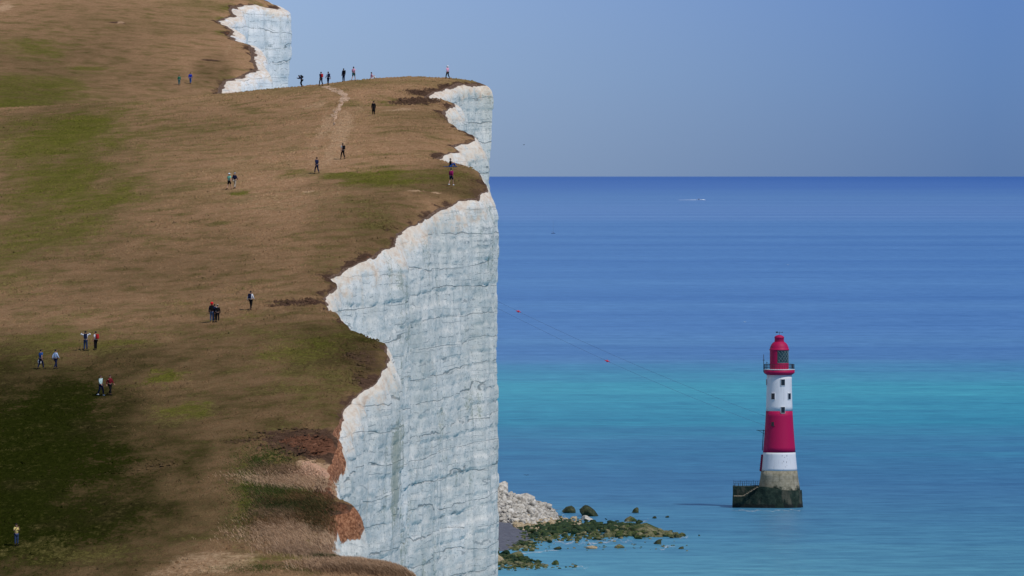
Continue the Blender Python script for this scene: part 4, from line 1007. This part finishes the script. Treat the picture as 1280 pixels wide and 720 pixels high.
# blue mat the seated person sits on
bm = bmesh.new(); add_box(bm, (0, 0, .035), (1.5, .8, .05), None, .02); o = link('picnic_blanket', bm_mesh(bm), (CL['blue'],)); o.location = p23.location; tag(o, 'blue blanket under the person sitting by the chalk ledge', 'blanket')

# ------------------------------------------------------------------ PATH worn over the crest
tp = NT('path_earth'); pp = tp.pos(); nn = tp.noise(pp, 1.4, 6, .65)
tp.bump(nn, .6, .2); M_PATH = tp.fin(tp.ramp(nn, [(.3, (.36, .22, .13)), (.5, (.56, .37, .24)), (.7, (.70, .50, .35))]), .95, .1)
cl = [(406, 108), (414, 111), (424, 115), (430.5, 119), (431, 124), (427, 129), (423, 134), (420, 139), (418, 144), (417.5, 150), (418, 157)]
C_ = [stand(*q) for q in cl]; pts_ = []
for i in range(len(C_)-1):
    for u in np.linspace(0, 1, 16, endpoint=False): pts_.append(C_[i].lerp(C_[i+1], u))
rows = []
for i, c in enumerate(pts_):
    d = (pts_[min(i+3, len(pts_)-1)]-pts_[max(i-3, 0)]); d.z = 0; d.normalize(); nrm = Vector((d.y, -d.x, 0))
    wd = (.55*(1-.75*(i/len(pts_))**2))*(1+.5*float(vn(np.array(i/9.), np.array(0.), seed=77))); row = []
    for q in np.linspace(-1, 1, 7):
        a = c+nrm*(q*wd+.12*float(vn(np.array(i/2.), np.array(q*3), seed=78))); row.append((a.x, a.y, turf_z(a.x, a.y)+.03*(1-abs(q))+.012))
    rows.append(row)
o = link('path', grid_mesh('path', np.array(rows)), (M_PATH,)); tag(o, kind='structure')
if o.data.polygons[0].normal.z < 0: o.data.flip_normals()

# ------------------------------------------------------------------ SCRUB and TALL GRASS
def blades(name, areas, mats_label, col_lo, col_hi):
    Vs, Fs, Cs, k = [], [], [], 0
    for (px, py, rx, ry, n, hmin, hmax, lo, hi) in areas:
        for _ in range(int(n*1.7)):
            X_, Y_ = px+rx*.6*RNG.normal(), py+ry*.6*RNG.normal()
            if Y_ > 728: continue
            v = on_ground(X_, Y_) if False else None
            Vs.append((X_, Y_)); Cs.append((hmin, hmax, lo, hi))
    A_ = np.array(Vs); n = len(A_)
    # many sight lines at once
    Yg = np.arange(645, 765, .5); bx_ = np.empty(n); by_ = np.empty(n)
    for i in range(0, n, 4000):
        q = A_[i:i+4000]; a = q[:, 0]-640; b = 360-q[:, 1]; yy = F*ct+b*st; sx_ = a/yy; sz_ = (b*ct-F*st)/yy
        dd = H+sz_[:, None]*Yg[None, :]-ground(sx_[:, None]*Yg[None, :], Yg[None, :]+0*sx_[:, None])
        j = np.argmax(dd < 0, 1); Y_ = Yg[j]+RNG.uniform(-.6, .6, len(q)); by_[i:i+4000] = Y_; bx_[i:i+4000] = sx_*Y_
    ed = np.interp(by_, EY, EX)-bx_; ok = ed > -.6
    bx_, by_, ed = bx_[ok], by_[ok], ed[ok]; Cm = [c for c, q in zip(Cs, ok) if q]; n = len(bx_)
    bz = ground(bx_, by_)+relief(bx_, by_)*sst(-.2, 6, ed+.5)-.35*np.exp(-np.maximum(ed, 0)/.9)-.22*np.exp(-np.maximum(ed, 0)/3.)-.05-.6*np.maximum(-ed, 0)
    hm = np.array([c[0] for c in Cm]); hx = np.array([c[1] for c in Cm])
    cl_ = .5+.5*fbm(bx_/.9, by_/1.8, o=3, seed=66); h_ = .75*(hm+(hx-hm)*RNG.random(n))*(.55+.9*cl_)
    an = RNG.uniform(0, 6.283, n); wd = RNG.uniform(.010, .022, n); lean = RNG.uniform(.4, 1.3, n); la = RNG.normal(2.9, .5, n)
    ux, uy = np.cos(an)*wd, np.sin(an)*wd; lx, ly = np.cos(la)*lean*h_, np.sin(la)*lean*h_
    V = np.empty((n, 5, 3)); 
    for j, (sg, f) in enumerate(((-1, 0), (1, 0), (.75, .55), (-.75, .55), (0, 1))):
        V[:, j, 0] = bx_+sg*ux+lx*f*f; V[:, j, 1] = by_+sg*uy+ly*f*f; V[:, j, 2] = bz+h_*f*(1-.25*lean*f)
    lo = np.array([c[2] for c in Cm]); hi = np.array([c[3] for c in Cm]); tt = np.clip(RNG.random(n)*.6+cl_*.4, 0, 1)[:, None]
    colr = lo*(1-tt)+hi*tt; colr = np.repeat(colr[:, None, :], 5, 1)
    i0 = np.arange(n)*5; tri = np.concatenate([np.stack([i0, i0+1, i0+2], 1), np.stack([i0, i0+2, i0+3], 1), np.stack([i0+3, i0+2, i0+4], 1)])
    me = raw_mesh(name, V.reshape(-1, 3), tri, 3); set_attr(me, 'tint', colr.reshape(-1, 3))
    t = NT(name+'_blades'); c = t.attr('tint'); m = t.fin(c, .8, .15)
    return link(name, me, (m,))
DRY = ((.13, .075, .038), (.34, .21, .12)); TAN = ((.24, .15, .08), (.54, .36, .23)); RUS = ((.10, .05, .022), (.26, .14, .06)); PLU = ((.32, .20, .11), (.72, .49, .31)); GRN = ((.024, .042, .007), (.10, .125, .022)); DGR = ((.018, .026, .006), (.065, .075, .018))
o = blades('tall_grass', [(365, 600, 50, 7, 5500, .25, .55, *PLU), (350, 588, 36, 8, 3500, .2, .45, *DRY), (372, 622, 34, 8, 3500, .25, .5, *RUS), (395, 645, 22, 16, 3500, .3, .6, *RUS), (352, 642, 34, 7, 3000, .2, .5, *DRY), (365, 668, 50, 12, 8500, .3, .6, *PLU), (345, 657, 30, 8, 3500, .25, .5, *RUS), (385, 688, 42, 7, 5000, .25, .55, *TAN),
                         (462, 712, 56, 7, 7000, .3, .7, *DRY), (455, 707, 60, 5, 9000, .35, .75, *PLU), (335, 618, 22, 8, 1500, .2, .4, *DRY)], '', 0, 0)
tag(o, 'tall dry brown grass covering the scrubby slope beside the red soil scar', 'grass', kind='stuff')
o = blades('green_scrub', [(322, 600, 34, 34, 4500, .12, .36, *GRN), (348, 615, 30, 9, 5500, .2, .5, *GRN), (378, 632, 30, 7, 3500, .2, .5, *DGR), (328, 648, 34, 26, 4500, .12, .36, *GRN), (355, 632, 28, 12, 4500, .2, .5, *DGR), (392, 640, 14, 18, 3000, .3, .6, *DGR), (330, 575, 26, 10, 3000, .1, .3, *GRN), (340, 712, 70, 5, 4500, .08, .22, *GRN), (408, 695, 14, 4, 1500, .2, .5, *DGR)], '', 0, 0)
tag(o, 'patches of green scrub among the tall dry grass', 'scrub', kind='stuff')

# ------------------------------------------------------------------ TUSSOCKS all over the slope
NT_ = 110000
ty = RNG.uniform(652, 1106, NT_)**1.0; tx_ = -ty*RNG.uniform(0, 1, NT_)*(660/F); te = np.interp(ty, EY, EX)-tx_
ok = te > .35; ty, tx_, te = ty[ok], tx_[ok], te[ok]; nT = len(ty)
tz = ground(tx_, ty)+relief(tx_, ty)*sst(-.2, 6, te+.5)-.35*np.exp(-te/.9)-.22*np.exp(-te/3.)
dens = .5+.5*fbm(tx_/5, ty/9, o=3, seed=88); hgt_ = (.035+.13*RNG.random(nT)**2)*(.4+1.2*dens); rr_ = hgt_*RNG.uniform(.8, 1.9, nT)
V = np.empty((nT, 6, 3)); a0 = RNG.uniform(0, 6.3, nT)
for q in range(5):
    a = a0+q*2*math.pi/5+RNG.uniform(-.3, .3, nT); rq = rr_*RNG.uniform(.7, 1.3, nT)
    V[:, q, 0] = tx_+rq*np.cos(a); V[:, q, 1] = ty+rq*np.sin(a); V[:, q, 2] = tz-.05
V[:, 5, 0] = tx_+RNG.normal(0, .4, nT)*rr_; V[:, 5, 1] = ty+RNG.normal(0, .4, nT)*rr_; V[:, 5, 2] = tz+hgt_
i0 = np.arange(nT)*6; tri = np.concatenate([np.stack([i0+q, i0+(q+1) % 5, i0+5], 1) for q in range(5)])
me = raw_mesh('turf_tussocks', V.reshape(-1, 3), tri, 3); smooth(me)
rows_ = np.searchsorted(EY[seln], ty).clip(0, len(seln)-1); cols_ = (np.sqrt(np.clip(te/(EX[seln][rows_]+170), 0, 1))*229).astype(int).clip(0, 229)
ca = np.empty(len(hill.data.vertices)*4, np.float32); hill.data.color_attributes['cover_tone'].data.foreach_get('color', ca); ca = ca.reshape(-1, 230, 4)
set_attr(me, 'cover_tone', np.repeat(ca[rows_, cols_][:, None, :], 6, 1).reshape(-1, 4))
o = link('turf_tussocks', me, (M_TURF,)); tag(o, 'countless small tussocks of short dry turf over the near slope', 'grass', kind='stuff')

# ------------------------------------------------------------------ SKY and SUN
EL, AZ = R(52), (0.76, -0.65)
sun_dir = Vector((AZ[0]*math.cos(EL), AZ[1]*math.cos(EL), math.sin(EL)))
w = bpy.data.worlds.new('World'); S.world = w; w.use_nodes = True; nt = w.node_tree; bg = nt.nodes['Background']
sk = nt.nodes.new('ShaderNodeTexSky'); sk.sky_type = 'NISHITA'; sk.sun_disc = False; sk.sun_elevation = EL; sk.sun_rotation = math.atan2(AZ[0], AZ[1])
sk.altitude = 80; sk.air_density = 1.0; sk.dust_density = .6; sk.ozone_density = 2.0
tc = nt.nodes.new('ShaderNodeTexCoord'); sp = nt.nodes.new('ShaderNodeSeparateXYZ'); nt.links.new(tc.outputs['Generated'], sp.inputs[0])
# the low sky: blue sea haze, a little clearer to seaward (+X) and upward
def wm(op, a, b, cl=False):
    nd = nt.nodes.new('ShaderNodeMath'); nd.operation = op; nd.use_clamp = cl
    for i, q in enumerate((a, b)):
        if isinstance(q, (int, float)): nd.inputs[i].default_value = q
        else: nt.links.new(q, nd.inputs[i])
    return nd.outputs[0]
rp = nt.nodes.new('ShaderNodeValToRGB'); e = rp.color_ramp
el = wm('ADD', wm('MULTIPLY', sp.outputs[2], 4.0), 0.0, True)
nt.links.new(el, rp.inputs[0])
e.elements[0].position = 0.0; e.elements[0].color = (.80, 1.05, 1.74, 1)
e.elements[1].position = 1.0; e.elements[1].color = (1, 1, 1, 1)
q = e.elements.new(.045); q.color = (.74, 1.01, 1.76, 1)
q = e.elements.new(.09); q.color = (.68, .93, 1.72, 1)
q = e.elements.new(.35); q.color = (.95, 1.03, 1.2, 1)
az = wm('ADD', wm('MULTIPLY', sp.outputs[0], 9.0), .5, True)
r2 = nt.nodes.new('ShaderNodeValToRGB'); r2.color_ramp.elements[0].color = (1.05, 1.03, 1.0, 1); r2.color_ramp.elements[1].color = (.36, .50, .74, 1); nt.links.new(az, r2.inputs[0])
def wmix(f, a, b):
    nd = nt.nodes.new('ShaderNodeMix'); nd.data_type = 'RGBA'; nd.blend_type = 'MULTIPLY'; nd.inputs[0].default_value = f
    nt.links.new(a, nd.inputs[6]); nt.links.new(b, nd.inputs[7]); return nd.outputs[2]
nt.links.new(wmix(1, wmix(1, sk.outputs[0], rp.outputs[0]), r2.outputs[0]), bg.inputs[0]); bg.inputs[1].default_value = .09
sl = bpy.data.lights.new('sun', 'SUN'); sl.energy = 2.6; sl.angle = R(.6); sl.color = (1, .95, .88)
so = bpy.data.objects.new('sun', sl); COL.objects.link(so); so.rotation_euler = sun_dir.to_track_quat('Z', 'Y').to_euler(); so.location = sun_dir*500+Vector((0, 900, 80))
S.view_settings.view_transform = 'Standard'; S.view_settings.look = 'None'; S.view_settings.exposure = 0; S.view_settings.gamma = 1
S.cycles.max_bounces = 6
